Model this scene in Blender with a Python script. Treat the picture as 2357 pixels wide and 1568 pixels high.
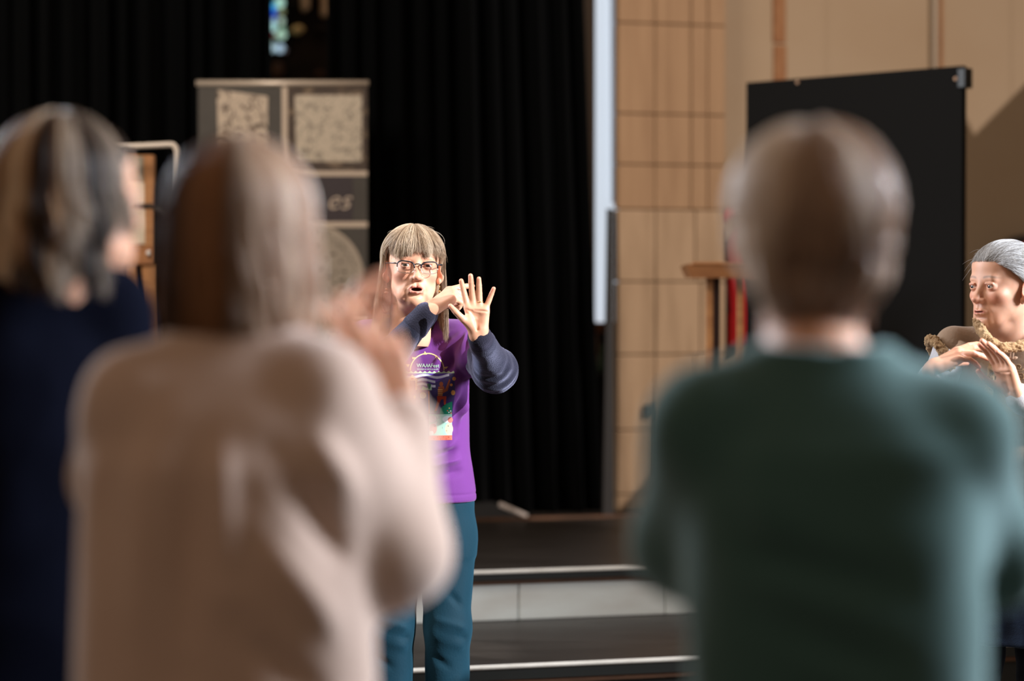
import bpy, math, random
import numpy as np
from mathutils import Vector, Matrix
from mathutils.bvhtree import BVHTree

for _o in list(bpy.data.objects):
    bpy.data.objects.remove(_o)
scene = bpy.context.scene
COL = scene.collection
R = math.radians
rng = np.random.default_rng(7)
random.seed(7)

# ---------------------------------------------------------------- camera
W_, H_ = 2357, 1568
LENS = 85.0
FPX = W_ * LENS / 36.0
CAMZ = 1.41
PITCH = math.atan(87 / FPX)
cd = bpy.data.cameras.new('camera')
cam = bpy.data.objects.new('camera', cd)
COL.objects.link(cam)
cam.location = (0, 0, CAMZ)
cam.rotation_euler = (R(90) - PITCH, 0, 0)
cd.lens = LENS
cd.sensor_width = 36.0
cd.clip_end = 100
cd.dof.use_dof = True
cd.dof.focus_distance = 6.78
cd.dof.aperture_fstop = 1.5
scene.camera = cam

# ---------------------------------------------------------------- light
world = bpy.data.worlds.new('hall_light')
scene.world = world
world.use_nodes = True
wb = world.node_tree.nodes['Background']
wb.inputs[0].default_value = (1.0, 0.72, 0.50, 1)
wb.inputs[1].default_value = 0.32

SUN_A, SUN_E = R(35), R(24)         # azimuth from +X towards the camera, elevation
sd = bpy.data.lights.new('sun', 'SUN')
sun = bpy.data.objects.new('sun', sd)
COL.objects.link(sun)
sd.energy = 8.0
sd.angle = R(0.6)
sd.color = (1.0, 0.97, 0.95)
_to = Vector((math.cos(SUN_A) * math.cos(SUN_E), -math.sin(SUN_A) * math.cos(SUN_E), math.sin(SUN_E)))
sun.rotation_euler = _to.to_track_quat('Z', 'Y').to_euler()
sun.location = (6, -2, 7)

def area(name, loc, target, size, energy, color):
    l = bpy.data.lights.new(name, 'AREA')
    o = bpy.data.objects.new(name, l)
    COL.objects.link(o)
    l.shape = 'RECTANGLE'
    l.size, l.size_y = size
    l.energy = energy
    l.color = color
    o.location = loc
    o.rotation_euler = (Vector(loc) - Vector(target)).to_track_quat('Z', 'Y').to_euler()
    return o
rwd = area('right_window_daylight', (3.25, 4.0, 2.5), (-0.2, 3.1, 1.4), (1.2, 1.6), 92, (0.82, 0.90, 1.0))
rwd.data.spread = R(80)
vest_fill = area('added_vest_woman_fill', (3.3, 6.0, 2.3), (1.3, 6.6, 1.4), (0.9, 1.2), 32, (0.88, 0.93, 1.0))  # added lamp without a window of its own, brightens the vest woman
vest_fill.data.spread = R(70)
area('left_window_daylight', (-3.4, 7.6, 3.0), (0.2, 2.9, 1.25), (1.6, 2.2), 380, (0.82, 0.90, 1.0))
area('added_banner_fill', (-2.6, 6.2, 4.6), (-0.9, 10.8, 1.5), (2.0, 1.2), 200, (1.0, 0.90, 0.78))  # added lamp, unseen: lifts the banner and the back of the stage

scene.view_settings.view_transform = 'Standard'
scene.view_settings.look = 'None'
scene.view_settings.exposure = 0.0
scene.view_settings.gamma = 1.0
scene.view_settings.use_curve_mapping = False

# ---------------------------------------------------------------- picture <-> place
def P(px, py, d):
    """point of the place seen at pixel (px,py) at distance d along the view axis"""
    a, b = (px - W_ / 2) / FPX, (H_ / 2 - py) / FPX
    sp, cp = math.sin(PITCH), math.cos(PITCH)
    return Vector((d * a, d * (cp + b * sp), CAMZ + d * (-sp + b * cp)))

def Zat(py, Y):
    m = (H_ / 2 - py) / FPX
    sp, cp = math.sin(PITCH), math.cos(PITCH)
    return CAMZ + Y * (m * cp - sp) / (cp + m * sp)

# the stage and back wall stand turned by 16.5 degrees
SA = R(16.5)
SO = Vector((-0.353, 7.6, 0))
SE = Vector((math.cos(SA), math.sin(SA), 0))
SN = Vector((-math.sin(SA), math.cos(SA), 0))
def S(u, v, z):
    return SO + SE * u + SN * v + Vector((0, 0, z))
def U(px, v):
    k = (px - W_ / 2) / FPX
    return (k * (SO.y + v * SN.y) - SO.x - v * SN.x) / (SE.x - k * SE.y)
def ZS(py, px, v):
    return Zat(py, S(U(px, v), v, 0).y)

# ---------------------------------------------------------------- scene helpers
def tag(o, label=None, cat=None, group=None, kind=None):
    if label: o['label'] = label
    if cat: o['category'] = cat
    if group: o['group'] = group
    if kind: o['kind'] = kind
    return o
def empty(name, loc, label=None, cat=None, group=None, kind=None):
    o = bpy.data.objects.new(name, None)
    COL.objects.link(o)
    o.location = loc
    o.empty_display_size = 0.1
    return tag(o, label, cat, group, kind)

def world_of(o):
    p = Vector((0, 0, 0))
    while o is not None:
        p += o.location
        o = o.parent
    return p

def mesh_obj(name, verts, faces, mat, parent=None, smooth=True, col=None, label=None):
    """link ONE mesh object; verts are in world coordinates, parents only translate"""
    v = np.asarray(verts, dtype=np.float32).reshape(-1, 3)
    base = np.zeros(3, np.float32)
    if parent is not None:
        base = np.array(world_of(parent), np.float32)
    v = v - base
    me = bpy.data.meshes.new(name)
    if isinstance(faces, np.ndarray):
        n, k = faces.shape
        me.vertices.add(len(v))
        me.vertices.foreach_set('co', v.ravel())
        me.loops.add(n * k)
        me.loops.foreach_set('vertex_index', faces.astype(np.int32).ravel())
        me.polygons.add(n)
        me.polygons.foreach_set('loop_start', np.arange(0, n * k, k, dtype=np.int32))
        me.update(calc_edges=True)
        me.validate()
    else:
        me.from_pydata([tuple(map(float, p)) for p in v], [], faces)
    if smooth:
        me.polygons.foreach_set('use_smooth', np.ones(len(me.polygons), dtype=bool))
    if col is not None:
        c = np.ones((len(v), 4), np.float32)
        c[:, :3] = col
        at = me.color_attributes.new('Col', 'FLOAT_COLOR', 'POINT')
        at.data.foreach_set('color', c.ravel())
    me.update()
    o = bpy.data.objects.new(name, me)
    COL.objects.link(o)
    if parent is not None:
        o.parent = parent
    if mat is not None:
        me.materials.append(mat)
    if label: o['label'] = label
    return o

class MB:
    """collects shapes into one mesh"""
    def __init__(s): s.v, s.f = [], []
    def add(s, vs, fs):
        b = len(s.v)
        s.v += [tuple(x) for x in vs]
        s.f += [tuple(b + i for i in f) for f in fs]
        return s
    def prism(s, poly, vec):
        n = len(poly); vec = Vector(vec)
        vs = [Vector(p) for p in poly] + [Vector(p) + vec for p in poly]
        fs = [tuple(range(n))[::-1], tuple(range(n, 2 * n))] + [(i, (i + 1) % n, n + (i + 1) % n, n + i) for i in range(n)]
        return s.add(vs, fs)
    def hexa(s, c8):
        return s.add(c8, [(0, 3, 2, 1), (4, 5, 6, 7), (0, 1, 5, 4), (1, 2, 6, 5), (2, 3, 7, 6), (3, 0, 4, 7)])
    def box(s, lo, hi, fr=None, bev=0.0):
        """box between lo and hi, in frame fr(u,v,z) if given; chamfered by bev"""
        fr = fr or (lambda a, b, c: Vector((a, b, c)))
        lo, hi = Vector(lo), Vector(hi)
        if bev <= 0:
            c = [(lo.x, lo.y, lo.z), (hi.x, lo.y, lo.z), (hi.x, hi.y, lo.z), (lo.x, hi.y, lo.z),
                 (lo.x, lo.y, hi.z), (hi.x, lo.y, hi.z), (hi.x, hi.y, hi.z), (lo.x, hi.y, hi.z)]
            return s.hexa([fr(*p) for p in c])
        b = min(bev, 0.45 * min(hi - lo))
        vs, idx = [], {}
        for ix in (0, 1):
            for iy in (0, 1):
                for iz in (0, 1):
                    p = [hi.x if ix else lo.x, hi.y if iy else lo.y, hi.z if iz else lo.z]
                    sg = [-1 if ix else 1, -1 if iy else 1, -1 if iz else 1]
                    for ax in range(3):
                        q = [p[a] + (0 if a == ax else sg[a] * b) for a in range(3)]
                        idx[(ix, iy, iz, ax)] = len(vs)
                        vs.append(fr(*q))
        fs = []
        g = lambda *k: idx[k]
        for ax in range(3):
            o1, o2 = [a for a in range(3) if a != ax]
            for sgn in (0, 1):
                def key(i1, i2):
                    k = [0, 0, 0]; k[ax] = sgn; k[o1] = i1; k[o2] = i2
                    return g(*k, ax)
                fs.append((key(0, 0), key(1, 0), key(1, 1), key(0, 1)))
        for ax in range(3):
            o1, o2 = [a for a in range(3) if a != ax]
            for i1 in (0, 1):
                for i2 in (0, 1):
                    def key(t, which):
                        k = [0, 0, 0]; k[ax] = t; k[o1] = i1; k[o2] = i2
                        return g(*k, which)
                    fs.append((key(0, o1), key(1, o1), key(1, o2), key(0, o2)))
        for ix in (0, 1):
            for iy in (0, 1):
                for iz in (0, 1):
                    fs.append((g(ix, iy, iz, 0), g(ix, iy, iz, 1), g(ix, iy, iz, 2)))
        return s.add(vs, fs)
    def tube(s, pts, r, n=10, closed=False, cap=True):
        pts = [Vector(p) for p in pts]
        m = len(pts)
        rs = r if hasattr(r, '__len__') else [r] * m
        t0 = (pts[1] - pts[0]).normalized()
        up = Vector((0, 0, 1)) if abs(t0.z) < 0.9 else Vector((1, 0, 0))
        nrm = t0.cross(up).normalized()
        vs = []
        for i, p in enumerate(pts):
            a = pts[(i - 1) % m] if (closed or i > 0) else p
            b = pts[(i + 1) % m] if (closed or i < m - 1) else p
            t = (b - a).normalized()
            nrm = (nrm - t * nrm.dot(t)).normalized()
            bn = t.cross(nrm)
            for j in range(n):
                an = 2 * math.pi * j / n
                vs.append(p + (nrm * math.cos(an) + bn * math.sin(an)) * rs[i])
        fs = []
        for i in range(m if closed else m - 1):
            i2 = (i + 1) % m
            for j in range(n):
                fs.append((i * n + j, i * n + (j + 1) % n, i2 * n + (j + 1) % n, i2 * n + j))
        if cap and not closed:
            fs.append(tuple(range(n))[::-1])
            fs.append(tuple((m - 1) * n + j for j in range(n)))
        return s.add(vs, fs)
    def lathe(s, prof, c, axis=(0, 0, 1), n=24):
        c = Vector(c); ax = Vector(axis).normalized()
        e1 = ax.orthogonal().normalized(); e2 = ax.cross(e1)
        vs, fs = [], []
        for (r, h) in prof:
            for j in range(n):
                a = 2 * math.pi * j / n
                vs.append(c + ax * h + (e1 * math.cos(a) + e2 * math.sin(a)) * max(r, 1e-5))
        for i in range(len(prof) - 1):
            for j in range(n):
                fs.append((i * n + j, i * n + (j + 1) % n, (i + 1) * n + (j + 1) % n, (i + 1) * n + j))
        fs.append(tuple(range(n))[::-1]); fs.append(tuple((len(prof) - 1) * n + j for j in range(n)))
        return s.add(vs, fs)
    def sphere(s, c, r, n=16, sc=(1, 1, 1)):
        m = n // 2
        prof = [(math.sin(math.pi * i / m), -math.cos(math.pi * i / m)) for i in range(m + 1)]
        k = MB().lathe(prof, (0, 0, 0), n=n)
        return s.add([Vector(c) + Vector((x * sc[0], y * sc[1], z * sc[2])) * r for x, y, z in k.v], k.f)
    def build(s, name, mat, parent=None, smooth=False, label=None):
        o = mesh_obj(name, s.v, s.f, mat, parent, smooth, label=label)
        if smooth == 'auto':
            pass
        return o

# ---------------------------------------------------------------- materials
def lin(c):
    return tuple((x / 255 / 12.92) if x / 255 <= 0.04045 else ((x / 255 + 0.055) / 1.055) ** 2.4 for x in c)

def mat(name, color, rough=0.7, spec=0.3, metal=0.0, var=0.0, scale=(8, 8, 8), dark=None, bump=0.0, bscale=60.0,
        attr=False, sheen=0.0, sheen_tint=(1, 1, 1), sss=0.0, emis=None, estr=0.0, trans=0.0, alpha=1.0, coat=0.0,
        detail=4.0, distort=0.0, lo=0.35, hi=0.65, bstretch=(1, 1, 1)):
    m = bpy.data.materials.new(name)
    m.use_nodes = True
    nt = m.node_tree
    b = nt.nodes['Principled BSDF']
    L = nt.links.new
    c4 = (*color, 1)
    b.inputs['Base Color'].default_value = c4
    b.inputs['Roughness'].default_value = rough
    b.inputs['Specular IOR Level'].default_value = spec
    b.inputs['Metallic'].default_value = metal
    b.inputs['Transmission Weight'].default_value = trans
    b.inputs['Coat Weight'].default_value = coat
    b.inputs['Sheen Weight'].default_value = sheen
    b.inputs['Sheen Tint'].default_value = (*sheen_tint, 1)
    if sss:
        b.inputs['Subsurface Weight'].default_value = sss
        b.inputs['Subsurface Radius'].default_value = (1.0, 0.35, 0.18)
        b.inputs['Subsurface Scale'].default_value = 0.008
    if emis is not None:
        b.inputs['Emission Color'].default_value = (*emis, 1)
        b.inputs['Emission Strength'].default_value = estr
    base = None
    if attr:
        a = nt.nodes.new('ShaderNodeAttribute'); a.attribute_name = 'Col'
        base = a.outputs['Color']
    if var or bump:
        tc = nt.nodes.new('ShaderNodeTexCoord')
    if var:
        mp = nt.nodes.new('ShaderNodeMapping'); mp.inputs['Scale'].default_value = scale
        no = nt.nodes.new('ShaderNodeTexNoise'); no.inputs['Scale'].default_value = 1.0
        no.inputs['Detail'].default_value = detail; no.inputs['Distortion'].default_value = distort
        L(tc.outputs['Object'], mp.inputs['Vector']); L(mp.outputs['Vector'], no.inputs['Vector'])
        rp = nt.nodes.new('ShaderNodeValToRGB')
        rp.color_ramp.elements[0].position = lo; rp.color_ramp.elements[1].position = hi
        L(no.outputs['Fac'], rp.inputs['Fac'])
        mx = nt.nodes.new('ShaderNodeMix'); mx.data_type = 'RGBA'
        dk = dark if dark is not None else tuple(x * 0.4 for x in color)
        mlt = nt.nodes.new('ShaderNodeMath'); mlt.operation = 'MULTIPLY'; mlt.inputs[1].default_value = var
        L(rp.outputs['Color'], mlt.inputs[0]); L(mlt.outputs[0], mx.inputs['Factor'])
        if base is not None:
            L(base, mx.inputs[6])
        else:
            mx.inputs[6].default_value = c4
        mx.inputs[7].default_value = (*dk, 1)
        base = mx.outputs[2]
    if base is not None:
        L(base, b.inputs['Base Color'])
    if bump:
        mp2 = nt.nodes.new('ShaderNodeMapping'); mp2.inputs['Scale'].default_value = tuple(bscale * q for q in bstretch)
        n2 = nt.nodes.new('ShaderNodeTexNoise'); n2.inputs['Scale'].default_value = 1.0; n2.inputs['Detail'].default_value = 3
        L(tc.outputs['Object'], mp2.inputs['Vector']); L(mp2.outputs['Vector'], n2.inputs['Vector'])
        bp = nt.nodes.new('ShaderNodeBump'); bp.inputs['Strength'].default_value = bump; bp.inputs['Distance'].default_value = 0.004
        L(n2.outputs['Fac'], bp.inputs['Height']); L(bp.outputs['Normal'], b.inputs['Normal'])
    return m
# ---------------------------------------------------------------- modelling by signed distance fields
def V3(p): return np.array([p[0], p[1], p[2]], dtype=np.float64)
def cap(a, b, ra, rb=None):
    a, b = V3(a), V3(b); rb = ra if rb is None else rb
    m = max(ra, rb)
    ab = b - a; l2 = max(float(ab @ ab), 1e-12)
    def fn(X, Y, Z):
        px, py, pz = X - a[0], Y - a[1], Z - a[2]
        h = np.clip((px * ab[0] + py * ab[1] + pz * ab[2]) / l2, 0, 1)
        return np.sqrt((px - h * ab[0]) ** 2 + (py - h * ab[1]) ** 2 + (pz - h * ab[2]) ** 2) - (ra + (rb - ra) * h)
    return (np.minimum(a, b) - m, np.maximum(a, b) + m, fn)
def ell(c, r, rot=None):
    c, r = V3(c), V3(r)
    M = np.array(rot.to_3x3()) if rot is not None else np.eye(3)      # columns are the axes
    ext = np.sqrt(((M * r) ** 2).sum(1))
    def fn(X, Y, Z):
        px, py, pz = X - c[0], Y - c[1], Z - c[2]
        q = [(px * M[0, i] + py * M[1, i] + pz * M[2, i]) for i in range(3)]
        k0 = np.sqrt(sum((q[i] / r[i]) ** 2 for i in range(3)))
        k1 = np.sqrt(sum((q[i] / r[i] ** 2) ** 2 for i in range(3))) + 1e-9
        return np.where(k0 < 1e-4, -r.min(), k0 * (k0 - 1) / k1)
    return (c - ext, c + ext, fn)
def sph(c, r): return ell(c, (r, r, r))
def rbox(c, half, rad, rot=None):
    c, h = V3(c), V3(half)
    M = np.array(rot.to_3x3()) if rot is not None else np.eye(3)
    ext = np.abs(M) @ h
    def fn(X, Y, Z):
        px, py, pz = X - c[0], Y - c[1], Z - c[2]
        q = [np.abs(px * M[0, i] + py * M[1, i] + pz * M[2, i]) - (h[i] - rad) for i in range(3)]
        o = np.sqrt(sum(np.maximum(t, 0) ** 2 for t in q))
        return o + np.minimum(np.maximum(np.maximum(q[0], q[1]), q[2]), 0) - rad
    return (c - ext, c + ext, fn)
def loft(tab, disp=None, yaw=0.0, power=2.3):
    """stack of ellipse-like rings: rows of (z, cx, cy, rx, ry); yaw turns each ring about its centre"""
    t = np.array(sorted(tab), dtype=np.float64)
    m = t[:, 3:5].max()
    lo = np.array([t[:, 1].min() - m, t[:, 2].min() - m, t[0, 0]]); hi = np.array([t[:, 1].max() + m, t[:, 2].max() + m, t[-1, 0]])
    cy_, sy_ = math.cos(yaw), math.sin(yaw)
    zz = np.linspace(t[0, 0], t[-1, 0], 160)
    # smooth interpolation
    cols = []
    for j in range(1, 5):
        c = np.interp(zz, t[:, 0], t[:, j]); ker = np.hanning(13); ker /= ker.sum()
        c = np.convolve(np.pad(c, 6, mode='edge'), ker, mode='valid'); cols.append(c)
    def fn(X, Y, Z):
        cx, cyy, rx, ry = [np.interp(Z, zz, c) for c in cols]
        x0, y0 = X - cx, Y - cyy
        x = x0 * cy_ + y0 * sy_; y = -x0 * sy_ + y0 * cy_
        q = (np.abs(x / rx) ** power + np.abs(y / ry) ** power) ** (1 / power)
        d = (q - 1) * np.minimum(rx, ry)
        if disp is not None: d = d - disp(np.arctan2(x / rx, -y / ry), Z)
        return np.maximum(d, np.maximum(t[0, 0] - Z, Z - t[-1, 0]))
    return (lo, hi, fn)

class Field:
    def __init__(s, lo, hi, h):
        s.lo = V3(lo); s.h = h
        s.n = np.maximum(np.ceil((V3(hi) - s.lo) / h).astype(int) + 1, 4)
        s.ax = [(s.lo[i] + h * np.arange(s.n[i])).astype(np.float32) for i in range(3)]
        s.F = np.full(tuple(s.n), 0.08, np.float32)
    def sl(s, lo, hi, pad):
        a = np.clip(np.floor((lo - pad - s.lo) / s.h).astype(int), 0, s.n); b = np.clip(np.ceil((hi + pad - s.lo) / s.h).astype(int) + 1, 0, s.n)
        return tuple(slice(a[i], b[i]) for i in range(3)), bool((b > a).all())
    def crd(s, S_):
        return s.ax[0][S_[0]][:, None, None], s.ax[1][S_[1]][None, :, None], s.ax[2][S_[2]][None, None, :]
    @staticmethod
    def smin(a, b, k):
        if k <= 0: return np.minimum(a, b)
        h = np.maximum(k - np.abs(a - b), 0) / k
        return np.minimum(a, b) - h * h * k * 0.25
    def add(s, prim, k=0.01, op='u'):
        lo, hi, fn = prim
        S_, ok = s.sl(lo, hi, k + 3 * s.h)
        if not ok: return s
        d = fn(*s.crd(S_)).astype(np.float32)
        f = s.F[S_]
        s.F[S_] = s.smin(f, d, k) if op == 'u' else -s.smin(-f, d, k)
        return s
    def group(s, prims, kin, k):
        """smooth-join prims among themselves with kin, then to the field with k"""
        lo = np.min([p[0] for p in prims], 0); hi = np.max([p[1] for p in prims], 0)
        S_, ok = s.sl(lo, hi, k + 3 * s.h)
        if not ok: return s
        c = s.crd(S_)
        d = prims[0][2](*c).astype(np.float32)
        for p in prims[1:]: d = s.smin(d, p[2](*c).astype(np.float32), kin)
        s.F[S_] = s.smin(s.F[S_], d, k)
        return s
    def mesh(s):
        F = s.F
        F[0], F[-1] = 0.05, 0.05; F[:, 0], F[:, -1] = 0.05, 0.05; F[:, :, 0], F[:, :, -1] = 0.05, 0.05
        I = F < 0
        c = np.zeros(tuple(s.n - 1), np.int8)
        cor = [(a, b, d) for a in (0, 1) for b in (0, 1) for d in (0, 1)]
        n = s.n
        for a, b, d in cor: c += I[a:n[0] - 1 + a, b:n[1] - 1 + b, d:n[2] - 1 + d]
        i, j, k = np.nonzero((c > 0) & (c < 8))
        val = {q: F[i + q[0], j + q[1], k + q[2]] for q in cor}
        acc = np.zeros((len(i), 3)); cnt = np.zeros(len(i))
        for q in cor:
            for ax in range(3):
                if q[ax]: continue
                q2 = tuple(1 if t == ax else q[t] for t in range(3))
                v0, v1 = val[q], val[q2]
                cr = (v0 < 0) != (v1 < 0)
                t = np.where(cr, v0 / np.where(cr, v0 - v1, 1), 0)
                p = np.array(q, float)[None, :] * np.ones((len(i), 1)); p[:, ax] = t
                acc += p * cr[:, None]; cnt += cr
        vert = s.lo + s.h * (np.stack([i, j, k], 1) + acc / cnt[:, None])
        vid = np.full(tuple(s.n - 1), -1, np.int32); vid[i, j, k] = np.arange(len(i))
        fs = []
        for ax in range(3):
            o1, o2 = (ax + 1) % 3, (ax + 2) % 3
            sa = [slice(None)] * 3; sb = [slice(None)] * 3
            sa[ax] = slice(0, -1); sb[ax] = slice(1, None)
            e = I[tuple(sa)] != I[tuple(sb)]
            ij = np.stack(np.nonzero(e), 1)
            ok = (ij[:, o1] > 0) & (ij[:, o2] > 0) & (ij[:, o1] < n[o1] - 1) & (ij[:, o2] < n[o2] - 1)
            ij = ij[ok]
            sgn = I[tuple(ij.T)]
            def cell(d1, d2):
                q = ij.copy(); q[:, o1] -= d1; q[:, o2] -= d2
                return vid[tuple(q.T)]
            f = np.stack([cell(1, 1), cell(0, 1), cell(0, 0), cell(1, 0)], 1)
            f[~sgn] = f[~sgn][:, ::-1]
            fs.append(f)
        fs = np.concatenate(fs)
        fs = fs[(fs >= 0).all(1)]
        # normals from the field
        g = []
        nn = s.n
        ii = np.clip(np.round((vert - s.lo) / s.h).astype(int), 1, nn - 2)
        for ax in range(3):
            d = np.zeros(3, int); d[ax] = 1
            g.append(F[tuple((ii + d).T)] - F[tuple((ii - d).T)])
        g = np.stack(g, 1).astype(float); g /= np.linalg.norm(g, axis=1, keepdims=True) + 1e-9
        return vert, fs, g

def smooth_mesh(v, f, it=2, lam=0.5):
    e = np.concatenate([f[:, [0, 1]], f[:, [1, 2]], f[:, [2, 3]], f[:, [3, 0]]])
    n = len(v)
    for _ in range(it):
        acc = np.zeros((n, 3)); cnt = np.zeros(n)
        for ax in range(3):
            acc[:, ax] = np.bincount(e[:, 0], v[e[:, 1], ax], n) + np.bincount(e[:, 1], v[e[:, 0], ax], n)
        cnt = np.bincount(e[:, 0], minlength=n) + np.bincount(e[:, 1], minlength=n)
        v = v + lam * (acc / np.maximum(cnt, 1)[:, None] - v)
    return v

def vnoise(p, seed=0):
    """smooth value noise on an (n,3) array, about -1..1"""
    p = np.asarray(p); i = np.floor(p).astype(np.int64); f = p - i; f = f * f * (3 - 2 * f)
    out = np.zeros(len(p))
    for a in (0, 1):
        for b in (0, 1):
            for c in (0, 1):
                h = (i[:, 0] + a) * 374761393 + (i[:, 1] + b) * 668265263 + (i[:, 2] + c) * 2147483647 + seed * 144269
                h = (h ^ (h >> 13)) * 1274126177 & 0xffffffff
                h = (h ^ (h >> 16)) & 0xffff
                w = (f[:, 0] if a else 1 - f[:, 0]) * (f[:, 1] if b else 1 - f[:, 1]) * (f[:, 2] if c else 1 - f[:, 2])
                out += w * (h / 32767.5 - 1)
    return out

def Mx(loc, yaw=0, pitch=0, roll=0):
    return Matrix.Translation(loc) @ Matrix.Rotation(yaw, 4, 'Z') @ Matrix.Rotation(pitch, 4, 'X') @ Matrix.Rotation(roll, 4, 'Y')
def tf(M, v):
    A = np.array(M.to_3x3()); return np.asarray(v) @ A.T + np.array(M.translation)
# ---------------------------------------------------------------- people: heads, hands, hair
SKIN = (0.62, 0.335, 0.225)
def head_mesh(h=0.0018, mouth=0.5, detail=True, skin=SKIN, hairline=None, lip=(0.50, 0.17, 0.14), brow=(0.20, 0.12, 0.08), neck=0.2, sag=1.0):
    """a head and neck, local: eyes at z=0, face towards -Y, +X to the right as one faces it"""
    f = Field((-0.10, -0.125, -neck - 0.03), (0.10, 0.14, 0.135), h)
    A = f.add
    A(ell((0, 0.018, 0.030), (0.074, 0.094, 0.080)), 0.01)
    A(ell((0, -0.018, -0.030), (0.058, 0.066, 0.078)), 0.03)
    A(ell((0, -0.040, -0.070), (0.043, 0.042, 0.042)), 0.02)
    A(ell((0, -0.064, -0.101), (0.021, 0.018, 0.017)), 0.018)
    for s in (-1, 1):
        A(ell((s * 0.045, -0.010, -0.062), (0.015, 0.032, 0.026)), 0.022)
        A(ell((s * 0.039, -0.050, -0.026), (0.021, 0.024, 0.018)), 0.018)
        A(ell((s * 0.033, -0.045, -0.086), (0.017, 0.022, 0.02 * sag)), 0.016)
    A(cap((0, 0.022, -0.05), (0, 0.040, -neck), 0.056, 0.060), 0.02)
    A(ell((0, -0.022, -0.112), (0.036, 0.036, 0.022 * sag)), 0.02)
    A(cap((-0.034, -0.068, 0.019), (0.034, -0.068, 0.019), 0.013), 0.014)
    A(ell((0, -0.045, 0.055), (0.058, 0.036, 0.04)), 0.02)
    for s in (-1, 1):
        A(ell((s * 0.032, -0.092, -0.003), (0.019, 0.018, 0.0125)), 0.012, 's')
    A(cap((0, -0.074, 0.010), (0, -0.094, -0.028), 0.0085, 0.0095), 0.010)
    A(ell((0, -0.0985, -0.036), (0.0115, 0.0125, 0.0095)), 0.006)
    for s in (-1, 1):
        A(ell((s * 0.0125, -0.087, -0.0395), (0.0078, 0.010, 0.0075)), 0.005)
    A(ell((0, -0.067, -0.066), (0.029, 0.0188, 0.021)), 0.014)
    if detail:
        for s in (-1, 1):
            A(ell((s * 0.0068, -0.094, -0.0475), (0.0032, 0.0042, 0.0035)), 0.002, 's')
            A(sph((s * 0.032, -0.0695, -0.001), 0.0140), 0.004)
            A(ell((s * 0.032, -0.087, -0.0015), (0.0132, 0.017, 0.0043)), 0.0015, 's')
            A(cap((s * 0.022, -0.0835, 0.0065), (s * 0.042, -0.0785, 0.0060), 0.0030), 0.004)
            A(cap((s * 0.021, -0.093, -0.046), (s * 0.031, -0.080, -0.075), 0.0026), 0.010, 's')
            A(cap((s * 0.030, -0.083, -0.080), (s * 0.031, -0.074, -0.098), 0.0028), 0.009, 's')
            A(cap((s * 0.021, -0.0875, -0.0145), (s * 0.042, -0.0815, -0.016), 0.0016), 0.006, 's')
        # lips around an open mouth
        mo = 0.0035 + 0.0045 * mouth
        for s in (-1, 1):
            A(cap((0, -0.0888, -0.0655 + mo * 0.5), (s * 0.011, -0.0870, -0.0648 + mo * 0.5), 0.0042, 0.0040), 0.003)
            A(cap((s * 0.011, -0.0870, -0.0648 + mo * 0.5), (s * 0.0215, -0.0795, -0.0690), 0.0040, 0.0022), 0.003)
            A(cap((0, -0.0895, -0.0735 - mo * 0.6), (s * 0.012, -0.0865, -0.0735 - mo * 0.5), 0.0050, 0.0044), 0.003)
            A(cap((s * 0.012, -0.0865, -0.0735 - mo * 0.5), (s * 0.0215, -0.0795, -0.0690), 0.0044, 0.0022), 0.003)
        A(ell((0, -0.089, -0.0700), (0.0155, 0.020, max(mo * 0.72, 0.0006))), 0.002, 's')
        A(cap((-0.016, -0.082, -0.086), (0.016, -0.082, -0.086), 0.003), 0.008, 's')
        A(ell((0, -0.0905, -0.0555), (0.003, 0.004, 0.008)), 0.006, 's')
    for s in (-1, 1):
        rot = Matrix.Rotation(s * R(22), 3, 'Z') @ Matrix.Rotation(R(-12), 3, 'X')
        A(ell((s * 0.078, 0.012, -0.012), (0.0085, 0.020, 0.034), rot), 0.004)
        A(ell((s * 0.084, 0.002, -0.008), (0.006, 0.010, 0.018), rot), 0.004, 's')
        A(ell((s * 0.074, 0.003, -0.040), (0.006, 0.009, 0.010), rot), 0.004)
    v, q, n = f.mesh()
    v = smooth_mesh(v, q, 1, 0.4)
    c = np.tile(np.array(skin), (len(v), 1))
    x, y, z = v.T
    def mix(mask, colr):
        nonlocal c
        c = c * (1 - mask[:, None]) + np.array(colr) * mask[:, None]
    sm = lambda t, a, b: np.clip((t - a) / (b - a), 0, 1)
    front = sm(-y, 0.02, 0.05)
    blush = np.exp(-(((np.abs(x) - 0.043) / 0.02) ** 2 + ((z + 0.034) / 0.018) ** 2)) + 0.8 * np.exp(-((x / 0.013) ** 2 + ((z + 0.036) / 0.012) ** 2))
    mix(0.42 * np.clip(blush, 0, 1) * front, (0.62, 0.22, 0.16))
    if detail:
        dl = ((x / 0.0225) ** 2 + ((z + 0.0700) / (0.0085 + 0.0045 * mouth)) ** 2)
        mix((1 - sm(dl, 0.75, 1.1)) * sm(-y, 0.070, 0.076) * 0.75, lip)
        dm = ((x / 0.0165) ** 2 + ((z + 0.0700) / (0.0042 + 0.0034 * mouth)) ** 2)
        mix((1 - sm(dm, 0.7, 1.0)) * (1 - sm(-y, 0.082, 0.0862)) * sm(-y, 0.05, 0.055), (0.05, 0.012, 0.01))
        bz = 0.0215 + 0.004 * np.cos((np.abs(x) - 0.03) / 0.02 * 1.4)
        mb = np.exp(-((z - bz) / 0.0032) ** 2) * sm(np.abs(x), 0.010, 0.016) * (1 - sm(np.abs(x), 0.046, 0.054)) * front
        mix(0.85 * mb, brow)
        le = np.exp(-((((np.abs(x) - 0.032) / 0.0145) ** 2 + ((z + 0.001) / 0.0068) ** 2 - 1.0) / 0.35) ** 2) * sm(-y, 0.072, 0.076) * sm(z, -0.004, 0.002)
        mix(0.6 * le, (0.16, 0.06, 0.04))
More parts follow.
